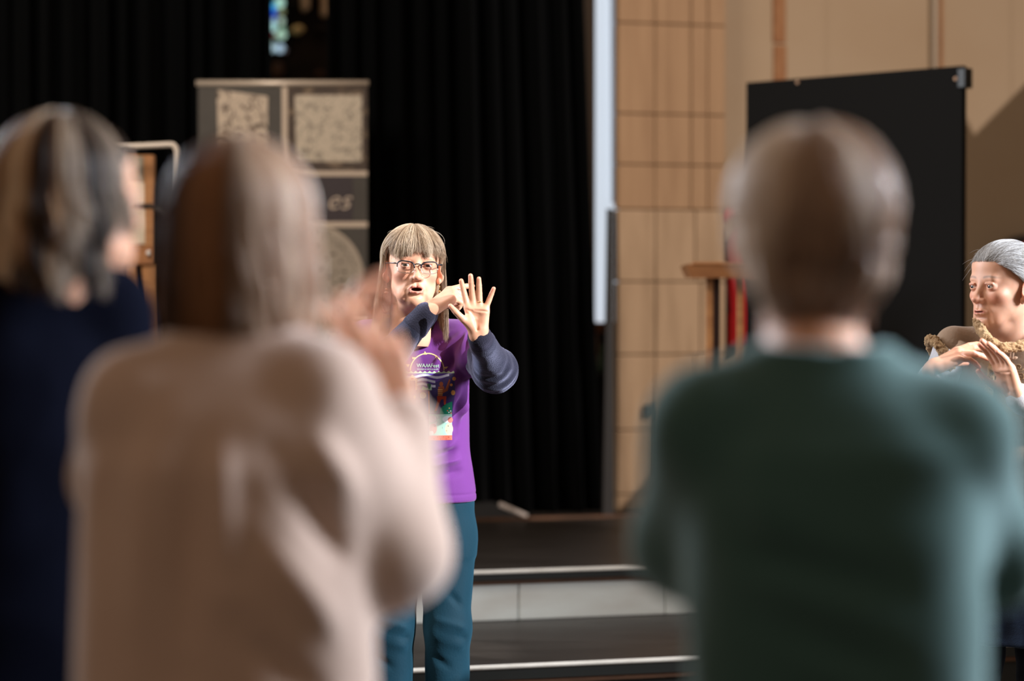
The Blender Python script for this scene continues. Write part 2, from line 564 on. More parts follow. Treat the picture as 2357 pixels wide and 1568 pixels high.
        mix(0.30 * np.exp(-((((np.abs(x) - 0.032) / 0.02) ** 2 + ((z + 0.001) / 0.011) ** 2) / 1.0)) * front, (0.42, 0.16, 0.12))
    mix(0.5 * np.exp(-(((np.abs(x) - 0.082) / 0.008) ** 2 + ((z + 0.01) / 0.03) ** 2)), (0.62, 0.20, 0.13))
    if hairline is not None:
        mix(sm(hairline(x, y, z), -0.004, 0.004), (0.22, 0.16, 0.12))
    nz = vnoise(v * 90, 3) * 0.05 + vnoise(v * 30, 5) * 0.06
    c = np.clip(c * (1 + nz[:, None]), 0, 1)
    return v, q, c

def hand_mesh(wrist, F, N, side, curls, spread, thumb, scale=0.92, arm=None, h=0.0014, skin=SKIN, armlen=0.07):
    """side +1: right hand, -1: left; curls: 4 x (mcp,pip,dip) degrees; thumb: three (F,T,N) directions"""
    F = V3(F); F /= np.linalg.norm(F); N = V3(N); N = N - F * (N @ F); N /= np.linalg.norm(N)
    T = side * np.cross(F, N)
    w = V3(wrist); s = scale
    pt = lambda a, b, c: w + s * (F * a + T * b + N * c)
    mcp = [(0.088, 0.028, 0), (0.092, 0.009, -0.002), (0.087, -0.011, -0.001), (0.078, -0.029, 0.002)]
    wof = [0.016, 0.006, -0.006, -0.017]
    ln = [(0.041, 0.024, 0.021), (0.045, 0.028, 0.022), (0.041, 0.026, 0.022), (0.032, 0.019, 0.019)]
    rad = [0.0098, 0.0100, 0.0096, 0.0086]
    groups = []; tips = []
    palm = []
    for i in range(4):
        palm.append(cap(pt(0.012, wof[i], 0), pt(*mcp[i]), 0.0125 * s, 0.0110 * s))
    palm.append(ell(pt(0.042, 0.022, 0.009), (0.013 * s, 0.013 * s, 0.013 * s)))
    palm.append(cap(pt(0.02, 0.014, 0.009), pt(0.055, 0.026, 0.010), 0.0135 * s, 0.010 * s))
    palm.append(cap(pt(0.018, -0.018, 0.007), pt(0.065, -0.026, 0.006), 0.0115 * s, 0.0105 * s))
    palm.append(cap(pt(0.080, 0.024, 0.006), pt(0.072, -0.026, 0.007), 0.0085 * s))
    a = V3(arm) if arm is not None else -F
    a /= np.linalg.norm(a)
    side_ = np.cross(a, N); side_ /= np.linalg.norm(side_)
    for t in (-1, 1):
        palm.append(cap(pt(0.014, t * 0.011, 0), w + s * (F * -0.008) + side_ * t * 0.009, 0.0150 * s, 0.0170 * s))
        palm.append(cap(w + side_ * t * 0.009, w + a * armlen + side_ * t * 0.010, 0.0170 * s, 0.0215 * s))
    fingers = []
    for i in range(4):
        sp = R(spread[i]); d0 = F * math.cos(sp) + T * math.sin(sp)
        p = pt(*mcp[i]); an = 0; g = []
        r0 = rad[i] * s
        for j in range(3):
            an += R(curls[i][j])
            d = d0 * math.cos(an) + N * math.sin(an)
            q = p + d * ln[i][j] * s
            g.append(cap(p, q, r0 * (1.06, 0.99, 0.90)[j], r0 * (0.99, 0.90, 0.74)[j]))
            p = q
        tips.append((p, d)); fingers.append(g)
    p = pt(0.020, 0.017, 0.007); g = []
    for j, (dv, l, ra, rb) in enumerate(zip(thumb, (0.043, 0.033, 0.026), (0.0135, 0.0112, 0.0098), (0.0110, 0.0096, 0.0074))):
        d = F * dv[0] + T * dv[1] + N * dv[2]; d /= np.linalg.norm(d)
        q = p + d * l * s
        g.append(cap(p, q, ra * s, rb * s)); p = q
    tips.append((p, d)); fingers.append(g)
    al = palm + sum(fingers, [])
    lo = np.min([x[0] for x in al], 0) - 0.006; hi = np.max([x[1] for x in al], 0) + 0.006
    f = Field(lo, hi, h)
    f.group(palm, 0.012, 0)
    for i, g in enumerate(fingers):
        f.group(g, 0.0012, 0.010 if i == 4 else 0.0065)
    # creases of the palm
    f.add(cap(pt(0.080, 0.030, 0.0165), pt(0.062, -0.006, 0.0185), 0.0016 * s), 0.005, 's')
    f.add(cap(pt(0.070, -0.032, 0.0185), pt(0.076, 0.006, 0.0175), 0.0016 * s), 0.005, 's')
    f.add(cap(pt(0.072, 0.016, 0.0180), pt(0.040, 0.004, 0.0190), 0.0022 * s), 0.007, 's')
    f.add(cap(pt(0.040, 0.004, 0.0190), pt(0.016, 0.002, 0.0175), 0.0030 * s), 0.008, 's')
    v, q, n = f.mesh()
    v = smooth_mesh(v, q, 1, 0.4)
    c = np.tile(np.array(skin), (len(v), 1))
    m = np.zeros(len(v))
    for (p, d) in tips:
        m = np.maximum(m, np.exp(-(np.linalg.norm(v - p, axis=1) / 0.011) ** 2))
    kn = np.zeros(len(v))
    for i in range(4):
        kn = np.maximum(kn, np.exp(-(np.linalg.norm(v - (pt(*mcp[i]) - N * 0.01 * s), axis=1) / 0.010) ** 2))
    m = np.clip(0.55 * m + 0.35 * kn, 0, 1)[:, None]
    c = c * (1 - m) + np.array((0.66, 0.24, 0.17)) * m
    # nails
    for (p, d) in tips[:4]:
        nd = -N * (d @ F > -2) if True else None
        back = -(N - d * (N @ d)); back /= np.linalg.norm(back) + 1e-9
        # the back of a curled finger keeps facing away from the palm
        axis = np.cross(T, d); 
        if axis @ back < 0: axis = -axis
        axis /= np.linalg.norm(axis)
        ctr = p + axis * 0.0062 * s
        mk = np.clip(1.3 - np.linalg.norm(v - ctr, axis=1) / (0.0048 * s), 0, 1)[:, None]
        c = c * (1 - mk * 0.6) + np.array((0.70, 0.38, 0.32)) * mk * 0.6
    nz = vnoise(v * 120, 9) * 0.05
    c = np.clip(c * (1 + nz[:, None]), 0, 1)
    return v, q, c, tips, pt

def join(parts):
    vs, fs, cs = [], [], []; b = 0
    for v, f, c in parts:
        vs.append(v); fs.append(f + b); cs.append(c); b += len(v)
    return np.concatenate(vs), np.concatenate(fs), np.concatenate(cs)

def body_core(lo, hi, prims, h=0.006, k=0.03, skin=SKIN):
    f = Field(lo, hi, h)
    for p in prims: f.add(p, k)
    v, q, n = f.mesh()
    return v, q, np.tile(np.array(skin), (len(v), 1))

def cloth(name, prims, mt, parent, h=0.005, k=0.03, post=None, smooth=2, subs=(), col=None, keep=None, label=None):
    """prims: list of prim or (prim,k)"""
    pr = [p if len(p) == 2 else (p, k) for p in prims]
    lo = np.min([p[0][0] for p in pr], 0) - 0.02; hi = np.max([p[0][1] for p in pr], 0) + 0.02
    f = Field(lo, hi, h)
    for p, kk in pr: f.add(p, kk)
    for p, kk in subs: f.add(p, kk, 's')
    v, q, n = f.mesh()
    v = smooth_mesh(v, q, smooth)
    if post is not None:
        v = v + n * post(v, n)[:, None]
        v = smooth_mesh(v, q, 1, 0.3)
    c = col(v) if col is not None else None
    return mesh_obj(name, v, q, mt, parent, True, c, label)

def strands(name, P_, cols, radius, mt, parent, taper=True):
    """P_: (n,m,3) world points; cols (n,3); one hair-curves object"""
    n, m, _ = P_.shape
    hc = bpy.data.hair_curves.new(name)
    hc.add_curves([m] * n)
    base = np.array(world_of(parent), np.float32)
    hc.attributes['position'].data.foreach_set('vector', (P_.astype(np.float32) - base).ravel())
    ra = hc.attributes.get('radius') or hc.attributes.new('radius', 'FLOAT', 'POINT')
    t = np.linspace(0, 1, m)
    prof = (1 - 0.75 * t ** 3) if taper else np.ones(m)
    rr = (radius * prof[None, :] * np.ones((n, 1))).astype(np.float32)
    ra.data.foreach_set('value', rr.ravel())
    ca = hc.attributes.new('Col', 'FLOAT_COLOR', 'POINT')
    c4 = np.ones((n, m, 4), np.float32); c4[:, :, :3] = cols[:, None, :]
    ca.data.foreach_set('color', c4.ravel())
    hc.materials.append(mt)
    o = bpy.data.objects.new(name, hc)
    COL.objects.link(o)
    o.parent = parent
    o['kind'] = 'stuff'
    return o

def hair_drop(n, th, ph0, ctr, rad, phd, zend, m=16, th_end=None, flare=0.0, wave=0.0, wl=0.06, layer=(0.97, 1.05), droop=0.0, seed=1, clump=0, inward=0.0):
    """strands that lie on an ellipsoid from polar angle ph0 to phd, then hang down to zend (local)"""
    r_ = np.random.default_rng(seed)
    ctr, rad = V3(ctr), V3(rad)
    t = np.linspace(0, 1, m)[None, :]
    lay = r_.uniform(layer[0], layer[1], n)
    arc = (phd - ph0) * 0.095
    zd = ctr[2] + rad[2] * np.cos(phd)
    drop = np.maximum(zd - zend, 0.0)
    sa = arc / (arc + drop + 1e-6)
    ta = np.clip(t / sa[:, None], 0, 1)
    ph = ph0[:, None] + (phd - ph0)[:, None] * ta
    tm = th[:, None] + (0 if th_end is None else (th_end - th)[:, None] * ta ** 1.3)
    p = ctr + rad * np.stack([np.sin(ph) * np.sin(tm), -np.sin(ph) * np.cos(tm), np.cos(ph)], -1) * lay[:, None, None]
    if th_end is not None: th = th_end
    tb = np.clip((t - sa[:, None]) / (1 - sa[:, None] + 1e-6), 0, 1)
    p[:, :, 2] -= tb * drop[:, None]
    out = np.stack([np.sin(th), -np.cos(th), 0 * th], -1)[:, None, :]
    p += out * (flare * tb - inward * tb ** 3)[:, :, None]
    if wave:
        cid = np.floor(th / 0.12)
        ph_ = (cid * 2.399 + seed)[:, None]
        arg = 2 * np.pi * (tb * drop[:, None]) / wl + ph_
        side = np.stack([np.cos(th), np.sin(th), 0 * th], -1)[:, None, :]
        p += side * (wave * np.sin(arg) * np.clip(tb * 2 + 0.15, 0, 1))[:, :, None] + out * (wave * 0.6 * np.cos(arg) * np.clip(tb * 2 + 0.1, 0, 1))[:, :, None]
    jit = r_.normal(0, 0.0018, (n, 1, 3)) * (0.3 + t[:, :, None])
    return p + jit

def slerp_dirs(a, b, t):
    w = np.arccos(np.clip((a * b).sum(-1), -0.999, 0.999))[:, None]
    return (np.sin((1 - t) * w) / np.sin(w))[:, :, None] * a[:, None, :] + (np.sin(t * w) / np.sin(w))[:, :, None] * b[:, None, :]

def streaks(th, pal, seed, freq=5.0, harm=0.35, noise=0.10, gain=0.5):
    """hair colours that change from lock to lock"""
    r_ = np.random.default_rng(seed)
    q = np.stack([np.sin(th) * freq, np.cos(th) * freq, np.full(len(th), seed * 3.7)], 1)
    f = 0.5 + gain * vnoise(q, seed) + harm * vnoise(q * 3.1, seed + 1) + r_.normal(0, noise, len(th))
    f = np.clip(f, 0, 0.999) * (len(pal) - 1)
    i = f.astype(int); fr = (f - i)[:, None]
    pal = np.array(pal)
    c = pal[i] * (1 - fr) + pal[np.minimum(i + 1, len(pal) - 1)] * fr
    return c * r_.uniform(0.85, 1.15, (len(th), 1))
# ---------------------------------------------------------------- materials of the place
M = {}
M['floor'] = mat('floor_boards', (0.06, 0.042, 0.03), 0.45, 0.4, var=0.8, scale=(1.2, 14, 4))
M['deck'] = mat('worn_dark_deck', (0.012, 0.009, 0.007), 0.45, 0.4, var=0.6, scale=(2.2, 12, 6), dark=(0.034, 0.028, 0.024), bump=0.15, bscale=25, lo=0.45, hi=0.75)
M['nosing'] = mat('pale_nosing', (0.62, 0.60, 0.56), 0.5, 0.4, var=0.35, scale=(9, 9, 9), dark=(0.32, 0.29, 0.25))
M['lip'] = mat('dark_lip', (0.012, 0.014, 0.013), 0.5, 0.4)
M['batten'] = mat('brown_batten', (0.10, 0.045, 0.022), 0.55, 0.3, var=0.6, scale=(4, 30, 30))
M['riser'] = mat('grey_white_riser', (0.62, 0.66, 0.65), 0.6, 0.3, var=0.5, scale=(3, 3, 9), dark=(0.42, 0.38, 0.34), lo=0.4, hi=0.72)
M['velvet'] = mat('black_curtain', (0.0017, 0.0019, 0.0021), 0.95, 0.03, sheen=0.01)
M['stone'] = mat('tan_stone', (0.29, 0.178, 0.102), 0.85, 0.15, var=0.55, scale=(24, 24, 1.6), dark=(0.215, 0.125, 0.07), bump=0.25, bscale=40, lo=0.38, hi=0.68, distort=0.3)
M['stone2'] = mat('pale_tan_stone', (0.32, 0.215, 0.135), 0.85, 0.15, var=0.6, scale=(18, 18, 2.2), dark=(0.21, 0.135, 0.08), bump=0.25, bscale=40, lo=0.40, hi=0.72, distort=0.4)
M['joint'] = mat('dark_mortar', (0.25, 0.155, 0.09), 0.9, 0.1)
M['plaster'] = mat('tan_plaster', (0.31, 0.225, 0.15), 0.85, 0.15, var=0.5, scale=(1.1, 1.1, 1.6), dark=(0.255, 0.165, 0.095), bump=0.1, bscale=30, lo=0.35, hi=0.75)
M['stain'] = mat('rough_brown_strip', (0.27, 0.135, 0.065), 0.9, 0.1, var=0.8, scale=(16, 16, 7), dark=(0.20, 0.085, 0.04))
M['pipe'] = mat('pale_conduit', (0.44, 0.35, 0.27), 0.5, 0.3)
M['dark_stone'] = mat('dark_far_stone', (0.035, 0.024, 0.017), 0.9, 0.1, var=0.8, scale=(2.5, 2.5, 4), dark=(0.010, 0.008, 0.007))
M['black'] = mat('matt_black', (0.0065, 0.0062, 0.006), 0.85, 0.12)
M['black2'] = mat('satin_black', (0.012, 0.012, 0.012), 0.4, 0.4)
M['wood'] = mat('orange_wood', (0.40, 0.185, 0.07), 0.5, 0.35, var=0.6, scale=(6, 6, 40), dark=(0.24, 0.095, 0.035))
M['woodx'] = mat('orange_wood_across', (0.34, 0.145, 0.055), 0.5, 0.35, var=0.6, scale=(5, 30, 30), dark=(0.20, 0.075, 0.03))
M['darkwood'] = mat('dark_plank', (0.008, 0.006, 0.0055), 0.6, 0.3, var=0.5, scale=(12, 12, 3), dark=(0.012, 0.009, 0.008))
M['paper'] = mat('cream_paper', (0.58, 0.49, 0.38), 0.8, 0.2, var=0.3, scale=(9, 9, 9), dark=(0.44, 0.36, 0.27))
M['white_tube'] = mat('white_tube', (0.62, 0.53, 0.45), 0.35, 0.45)
M['red'] = mat('red_paint', (0.42, 0.006, 0.012), 0.35, 0.5)
M['metal'] = mat('brushed_metal', (0.62, 0.52, 0.43), 0.35, 0.5, metal=0.35)
M['glass_green'] = mat('green_glass', (0.02, 0.10, 0.05), 0.1, 0.5, coat=0.5)
M['tanjar'] = mat('tan_jar', (0.52, 0.33, 0.22), 0.5, 0.4)
M['china'] = mat('white_china', (0.75, 0.72, 0.70), 0.3, 0.5)
M['wall_grey'] = mat('side_wall', (0.45, 0.36, 0.27), 0.9, 0.1)

# ---------------------------------------------------------------- the setting
def struct(name, mb, m, parent=None):
    o = mb.build(name, m, parent)
    if parent is None: o['kind'] = 'structure'
    return o
struct('floor', MB().box((-7, -3, -0.1), (5, 14.5, 0)), M['floor'])
VB = 3.42       # plane of the back wall
# right wall, out of the picture: openings cut to aim the sun's beams
rw = MB()
X0, X1 = 3.5, 3.58
rw.box((X0, -3, 0), (X1, 14.5, 1.7))
rw.box((X0, -3, 1.7), (X1, 3.72, 7))
rw.box((X0, 3.72, 1.7), (X1, 4.58, 2.30)); rw.box((X0, 3.72, 3.95), (X1, 4.58, 7))
rw.box((X0, 4.58, 1.7), (X1, 4.68, 7))
rw.box((X0, 4.68, 1.7), (X1, 5.72, 2.15)); rw.box((X0, 4.68, 2.60), (X1, 5.00, 7)); rw.box((X0, 5.00, 2.36), (X1, 5.72, 7))
rw.box((X0, 5.72, 1.7), (X1, 8.4, 7))
rw.box((X0, 8.4, 6.6), (X1, 12.2, 7))
rw.box((X0, 12.2, 1.7), (X1, 14.5, 7))
# third opening, unseen: sloping lower edge shaped to cast the wall's slanting shadow
def to_opening(px, py):
    p = S(U(px, VB), VB, ZS(py, px, VB))
    return p + _to * ((X0 - p.x) / _to.x)
qa, qb = to_opening(2700, -151), to_opening(1300, 1426)
rw.prism([(X0, qb.y - 0.8, 1.7), (X0, 12.2, 1.7), (X0, 12.2, qa.z + (12.2 - qa.y) * (qa.z - qb.z) / (qa.y - qb.y)), (X0, qa.y, qa.z), (X0, qb.y, qb.z), (X0, qb.y - 0.8, qb.z - 0.1)], (X1 - X0, 0, 0))
ba, bb = to_opening(2195, 240), to_opening(2262, 372)
rw.prism([(X0, ba.y, ba.z), (X0, bb.y, bb.z), (X0, bb.y, bb.z - 0.10), (X0, ba.y, ba.z - 0.10)], (0.04, 0, 0))  # added slanting bar, unseen: throws a strip of shadow on the back wall
struct('wall_right', rw, M['wall_grey'])
M['sun_dimmer'] = bpy.data.materials.new('sun_dimmer_glass'); M['sun_dimmer'].use_nodes = True  # added pane, unseen: only weakens the sun that reaches the back wall
_nt = M['sun_dimmer'].node_tree; _nt.nodes.remove(_nt.nodes['Principled BSDF'])
_t = _nt.nodes.new('ShaderNodeBsdfTransparent'); _t.inputs[0].default_value = (0.62, 0.60, 0.58, 1)
_nt.links.new(_t.outputs[0], _nt.nodes['Material Output'].inputs[0])
aw = empty('added_sun_dimmer', (X0, 10.1, 3.55), kind='structure')
for k in range(4):
    MB().box((X0 + 0.05, 8.4 + k * 0.95, 1.75), (X0 + 0.056, 9.35 + k * 0.95, 6.6)).build('pane', M['sun_dimmer'], aw)  # added unseen panes, only there to weaken the sun

# far chancel wall behind the curtains
fw = MB()
SF = lambda u, v, z: S(u, v, z)
fw.box((-4.5, 6.8, 0), (5.6, 7.05, 7), SF)
struct('wall_far', fw, M['dark_stone'])

# plastered back wall right of the pier
UP0, UP1 = U(1421, VB), U(1670, VB)
pw = MB().box((UP1 - 0.02, VB, 0), (5.1, VB + 0.25, 7), SF)
wall_back = struct('wall_back', pw, M['plaster'])
u0, u1 = U(1779, VB), U(1808, VB)
for k in range(9):      # rough strip where the stone of the pier behind shows
    z0 = 0.5 + k * 0.72
    a = random.uniform(-0.004, 0.004)
    struct('stone', MB().box((u0 + a, VB - 0.006 - random.uniform(0, .004), z0), (u1 + a, VB + 0.01, z0 + 0.71), SF, 0.004), M['stain'], wall_back)
struct('stone', MB().box((U(2160, VB), VB - 0.004, 0.5), (U(2168, VB), VB + 0.01, 6.9), SF), M['stain'], wall_back)
cond = MB().tube([S(U(2146, VB), VB - 0.012, 0.45), S(U(2146, VB), VB - 0.012, 6.9)], 0.011, 8)
o = cond.build('conduit_pipe', M['pipe'], None, True)
tag(o, 'thin pale conduit pipe running up the tan plaster wall', 'pipe')

# the moulded stone pier: courses of separate stones
pier = MB().prism([S(U(1423, VB - 0.138), VB - 0.138, 0.434), S(U(1668, VB - 0.134), VB - 0.134, 0.434), S(UP1, VB + 0.45, 0.434), S(U(1428, VB + 0.45), VB + 0.45, 0.434)], (0, 0, 6.5))
pillar = struct('pillar', pier, M['joint'])
pyl = [1400, 1130, 985, 815, 650, 486, 385, 270, 65, -120, -300, -520, -760]
cols_ = [(1421, 1507, -0.150), (1507, 1590, -0.154), (1590, 1628, -0.150), (1628, 1670, -0.147)]
for r_i in range(len(pyl) - 1):
    z0 = max(ZS(pyl[r_i], 1540, VB), 0.434); z1 = ZS(pyl[r_i + 1], 1540, VB)
    if r_i < 5: cset = [(1421, 1509, -0.155), (1509, 1600 + (r_i % 2) * 12, -0.16), (1600 + (r_i % 2) * 12, 1670, -0.155)]
    else: cset = cols_
    for (a, b, dep) in cset:
        dv = VB + dep + random.uniform(-.003, .003)
        st = MB().box((U(a, dv) + 0.001, dv, z0 + 0.002), (U(b, dv) - 0.001, VB - 0.10, z1 - 0.002), SF, 0.005)
        struct('stone', st, M['stone2'] if r_i < 5 else M['stone'], pillar)

# the bright window between the curtain and the pier
VW = VB + 0.38
win = empty('window_1', S(U(1385, VW), VW, 1.3), kind='structure')
zs_, zt_ = ZS(742, 1385, VW), 4.6
M['sky_pane'] = mat('daylit_pane', (0.8, 0.85, 0.9), 0.4, 0.3, emis=(0.70, 0.79, 0.90), estr=0.80)
M['drape'] = mat('pale_drape', (0.74, 0.74, 0.76), 0.9, 0.1)
ua, ub = U(1300, VW), U(1470, VW)
MB().box((ua, VW, zs_), (ub, VW + 0.02, zt_), SF).build('pane', M['sky_pane'], win)
MB().box((ua - 0.05, VW - 0.10, zs_ - 0.05), (ub, VW + 0.05, zs_), SF, 0.006).build('sill', M['woodx'], win)
MB().box((ua - 0.06, VW - 0.05, zs_), (U(1363, VW), VW - 0.01, zt_), SF, 0.004).build('shaded_drape_strip', mat('drape_shade_grey', (0.50, 0.47, 0.45), 0.7), win)  # grey strip stands in for the drape's shaded side, shade put into its colour
dr = MB()
for (pa, pb, dd) in ((1352, 1366, 0.03),):
    pass
ring = []
n_ = 40
for i in range(n_ + 1):
    t = i / n_
    ring.append((t, 0.012 * math.sin(t * 9.0) + 0.006 * math.sin(t * 23)))
vs, fs = [], []
zz = [zs_ + 0.58, zs_ + 1.2, zs_ + 1.9, zt_]
for j, z in enumerate(zz):
    for (t, a) in ring:
        pa, pb = 1396 + 6 * (1 - j / 3), 1432
        vs.append(S(U(pa + (pb - pa) * t, VW), VW - 0.05 + a, z))
m1 = len(ring)
for j in range(3):
    for i in range(n_): fs.append((j * m1 + i, j * m1 + i + 1, (j + 1) * m1 + i + 1, (j + 1) * m1 + i))
dro = mesh_obj('drape', vs, fs, None, win)
dm = bpy.data.materials.new('backlit_drape'); dm.use_nodes = True
nt = dm.node_tree; nt.nodes.remove(nt.nodes['Principled BSDF'])
tl = nt.nodes.new('ShaderNodeBsdfTranslucent'); tl.inputs[0].default_value = (0.95, 0.96, 0.98, 1)
df = nt.nodes.new('ShaderNodeBsdfDiffuse'); df.inputs[0].default_value = (0.8, 0.82, 0.85, 1)
ms = nt.nodes.new('ShaderNodeMixShader'); ms.inputs[0].default_value = 0.3
nt.links.new(tl.outputs[0], ms.inputs[1]); nt.links.new(df.outputs[0], ms.inputs[2])
nt.links.new(ms.outputs[0], nt.nodes['Material Output'].inputs[0])
dro.data.materials.append(dm)
sm_ = dro.modifiers.new('thick', 'SOLIDIFY'); sm_.thickness = 0.004
# low dark wall under that window
struct('wall_under_window', MB().box((ua - 0.3, VW + 0.05, 0.434), (UP0 + 0.02, VW + 0.2, zs_ - 0.05), SF), M['dark_stone'])

# stained glass window seen in the gap of the curtains
sg = empty('window_2', S(U(640, 6.8), 6.8, 2.6), kind='structure')
def pane(cx, cy, w, h, color, st, shape='round'):
    v = 6.74
    uc = U(cx, v); Y = S(uc, v, 0).y; z = ZS(cy, cx, v)
    rw_, rh = w / FPX * Y / 2, h / FPX * Y / 2
    pts = []
    for i in range(14):
        a = 2 * math.pi * i / 14
        pts.append(S(uc + rw_ * math.cos(a), v, z + rh * math.sin(a)))
    pm = mat('glass_piece', color, 0.2, 0.4, emis=color, estr=st)
    MB().prism(pts, SN * 0.01).build('pane', pm, sg)
for (cx, cy, w, h, c, st) in [
    (646, 6, 20, 26, (0.42, 0.72, 0.62), .85), (632, 14, 16, 16, (0.10, 0.62, 0.62), .6), (629, 20, 12, 22, (0.01, 0.12, 0.75), .8), (633, 33, 13, 16, (0.01, 0.05, 0.5), .7),
    (648, 26, 18, 12, (0.33, 0.38, 0.20), .5), (649, 48, 13, 18, (0.42, 0.58, 0.48), .8), (631, 45, 14, 10, (0.30, 0.45, 0.75), .7), (629, 61, 17, 22, (0.45, 0.80, 0.80), .9),
    (651, 66, 14, 14, (0.24, 0.42, 0.30), .6), (648, 80, 25, 20, (0.38, 0.60, 0.48), .85), (629, 80, 9, 8, (0.25, 0.01, 0.02), .5), (630, 95, 6, 10, (0.4, 0.6, 0.5), .3),
    (627, 110, 16, 20, (0.40, 0.58, 0.66), .85), (646, 111, 20, 20, (0.42, 0.60, 0.75), .85), (657, 116, 10, 12, (0.12, 0.10, 0.11), .4),
    (640, -16, 30, 14, (0.1, 0.4, 0.6), .8), (636, -36, 30, 18, (0.35, 0.6, 0.5), .8)]:
    pane(cx, cy, w * 1.0, h * 1.0, c, st)
MB().box((U(618, 6.8), 6.76, ZS(124, 640, 6.8)), (U(664, 6.8), 6.80, ZS(-60, 640, 6.8)), SF).build('lead_frame', M['black'], sg)
# pale stonework patches on the far wall (mullions and a corbel)
wf = bpy.data.objects['wall_far']
M['pale_far'] = mat('pale_far_stone', (0.72, 0.52, 0.34), 0.9, 0.1)
M['gilt'] = mat('ochre_far_stone', (0.90, 0.66, 0.30), 0.8, 0.2)
def farblock(x0, y0, x1, y1, m, dep=0.12):
    v = 6.8
    MB().box((U(x0, v), v - dep, ZS(y1, x0, v)), (U(x1, v), v, ZS(y0, x0, v)), SF, 0.02).build('stone', m, wf)
farblock(692, -60, 705, 28, M['pale_far']); farblock(737, -60, 751, 42, M['pale_far']); farblock(668, 62, 694, 80, M['gilt'])
farblock(668, 3, 680, 22, M['dark_stone']); farblock(720, 68, 748, 80, M['dark_stone'], 0.2); farblock(625, 145, 650, 180, M['batten'], 0.08); farblock(722, 165, 745, 181, M['batten'], 0.08)

# ---------------------------------------------------------------- the stage: two broad steps
st1 = empty('stage_step', S(0, 0, 0), 'lower broad stage step with dark worn deck and white edge strip', 'stage step')
ZT1, ZT2, V2 = 0.250, 0.434, 1.06
MB().box((-3.4, 0.03, 0), (3.6, 0.06, ZT1 - 0.045), SF).build('fascia', M['lip'], st1)
MB().box((-3.4, 0.045, ZT1 - 0.045), (3.6, V2 - 0.001, ZT1), SF, 0.004).build('deck', M['deck'], st1)
MB().box((-3.4, 0.0, ZT1 - 0.010), (3.6, 0.045, ZT1), SF, 0.003).build('edge_strip', M['nosing'], st1)
for u in (-1.6, -0.3, 0.45, 1.06, 2.4):
    MB().box((u, 0.018, 0), (u + 0.05, 0.045, ZT1 - 0.05), SF, 0.004).build('batten', M['batten'], st1)
MB().box((-3.4, 0.008, ZT1 - 0.045), (3.6, 0.045, ZT1 - 0.010), SF).build('dark_lip', M['lip'], st1)
MB().box((-3.4, 0.014, ZT1 - 0.062), (3.6, 0.03, ZT1 - 0.046), SF).build('brown_rail', M['batten'], st1)
st2 = empty('stage_step', S(0, V2, ZT1), 'upper stage step with grey-white riser panels below its edge strip', 'stage step')
MB().box((-3.4, V2 + 0.03, ZT2 - 0.034), (3.6, 6.8, ZT2), SF, 0.004).build('deck', M['deck'], st2)
MB().box((-3.4, V2 - 0.024, ZT2 - 0.010), (3.6, V2 + 0.03, ZT2), SF, 0.003).build('edge_strip', M['nosing'], st2)
MB().box((-3.4, V2 - 0.004, ZT2 - 0.050), (3.6, V2 + 0.02, ZT2 - 0.034), SF).build('brown_rail', M['batten'], st2)
MB().box((-3.4, V2 - 0.014, ZT2 - 0.034), (3.6, V2 + 0.03, ZT2 - 0.010), SF).build('dark_lip', M['lip'], st2)
ed = [-3.4, -1.9, -0.75, U(1195, V2), U(1533, V2), 1.6, 2.6, 3.6]
for a, b in zip(ed[:-1], ed[1:]):
    MB().box((a + 0.002, V2 + random.uniform(0.002, 0.006), ZT1), (b - 0.002, V2 + 0.03, ZT2 - 0.050), SF, 0.003).build('riser_panel', M['riser'], st2)
struct('trim_1', MB().box((-3.0, VB - 0.42, ZT2), (3.4, VB - 0.40, ZT2 + 0.012), SF), M['batten'])

# ---------------------------------------------------------------- curtains
def curtain(name, pl_t, pl_b, pr_t, pr_b, v, nf, seed, label):
    r_ = random.Random(seed)
    zt, zb = 4.3, ZT2 + 0.004
    yt, yb = 0, 1180
    n = nf * 14
    ph = [r_.uniform(0, 6.28) for _ in range(4)]
    rows = [zb, 0.9, 1.5, 2.2, 2.9, 3.6, zt]
    vs = []
    for z in rows:
        f = (z - zb) / (2.85 - zb)
        ul = U(pl_b + (pl_t - pl_b) * f, v); ur = U(pr_b + (pr_t - pr_b) * f, v)
        for i in range(n + 1):
            t = i / n
            w = t + 0.010 * math.sin(2 * math.pi * t * nf * 0.31 + ph[0])
            a = 0.055 * math.sin(2 * math.pi * w * nf + ph[1]) + 0.018 * math.sin(2 * math.pi * w * nf * 2.3 + ph[2] + 0.3 * z) + 0.012 * math.sin(2 * math.pi * w * nf * .6 + ph[3] + .5 * z)
            vs.append(S(ul + (ur - ul) * t, v + a * (0.85 + 0.15 * math.sin(z * 1.3 + t * 9)), z))
    m = n + 1; fs = []
    for j in range(len(rows) - 1):
        for i in range(n): fs.append((j * m + i, j * m + i + 1, (j + 1) * m + i + 1, (j + 1) * m + i))
    o = mesh_obj(name, vs, fs, M['velvet'], None)
    sm = o.modifiers.new('thick', 'SOLIDIFY'); sm.thickness = 0.006
    tag(o, label, 'curtain', 'black stage curtains')
    return o
curtain('stage_curtain', -260, -260, 622, 622, VB - 0.07, 15, 3, 'black pleated curtain behind the roll-up banner, left of the stained glass gap')
curtain('stage_curtain', 750, 750, 1337, 1381, VB - 0.07, 11, 5, 'black pleated curtain behind the woman in purple, right of the stained glass gap')

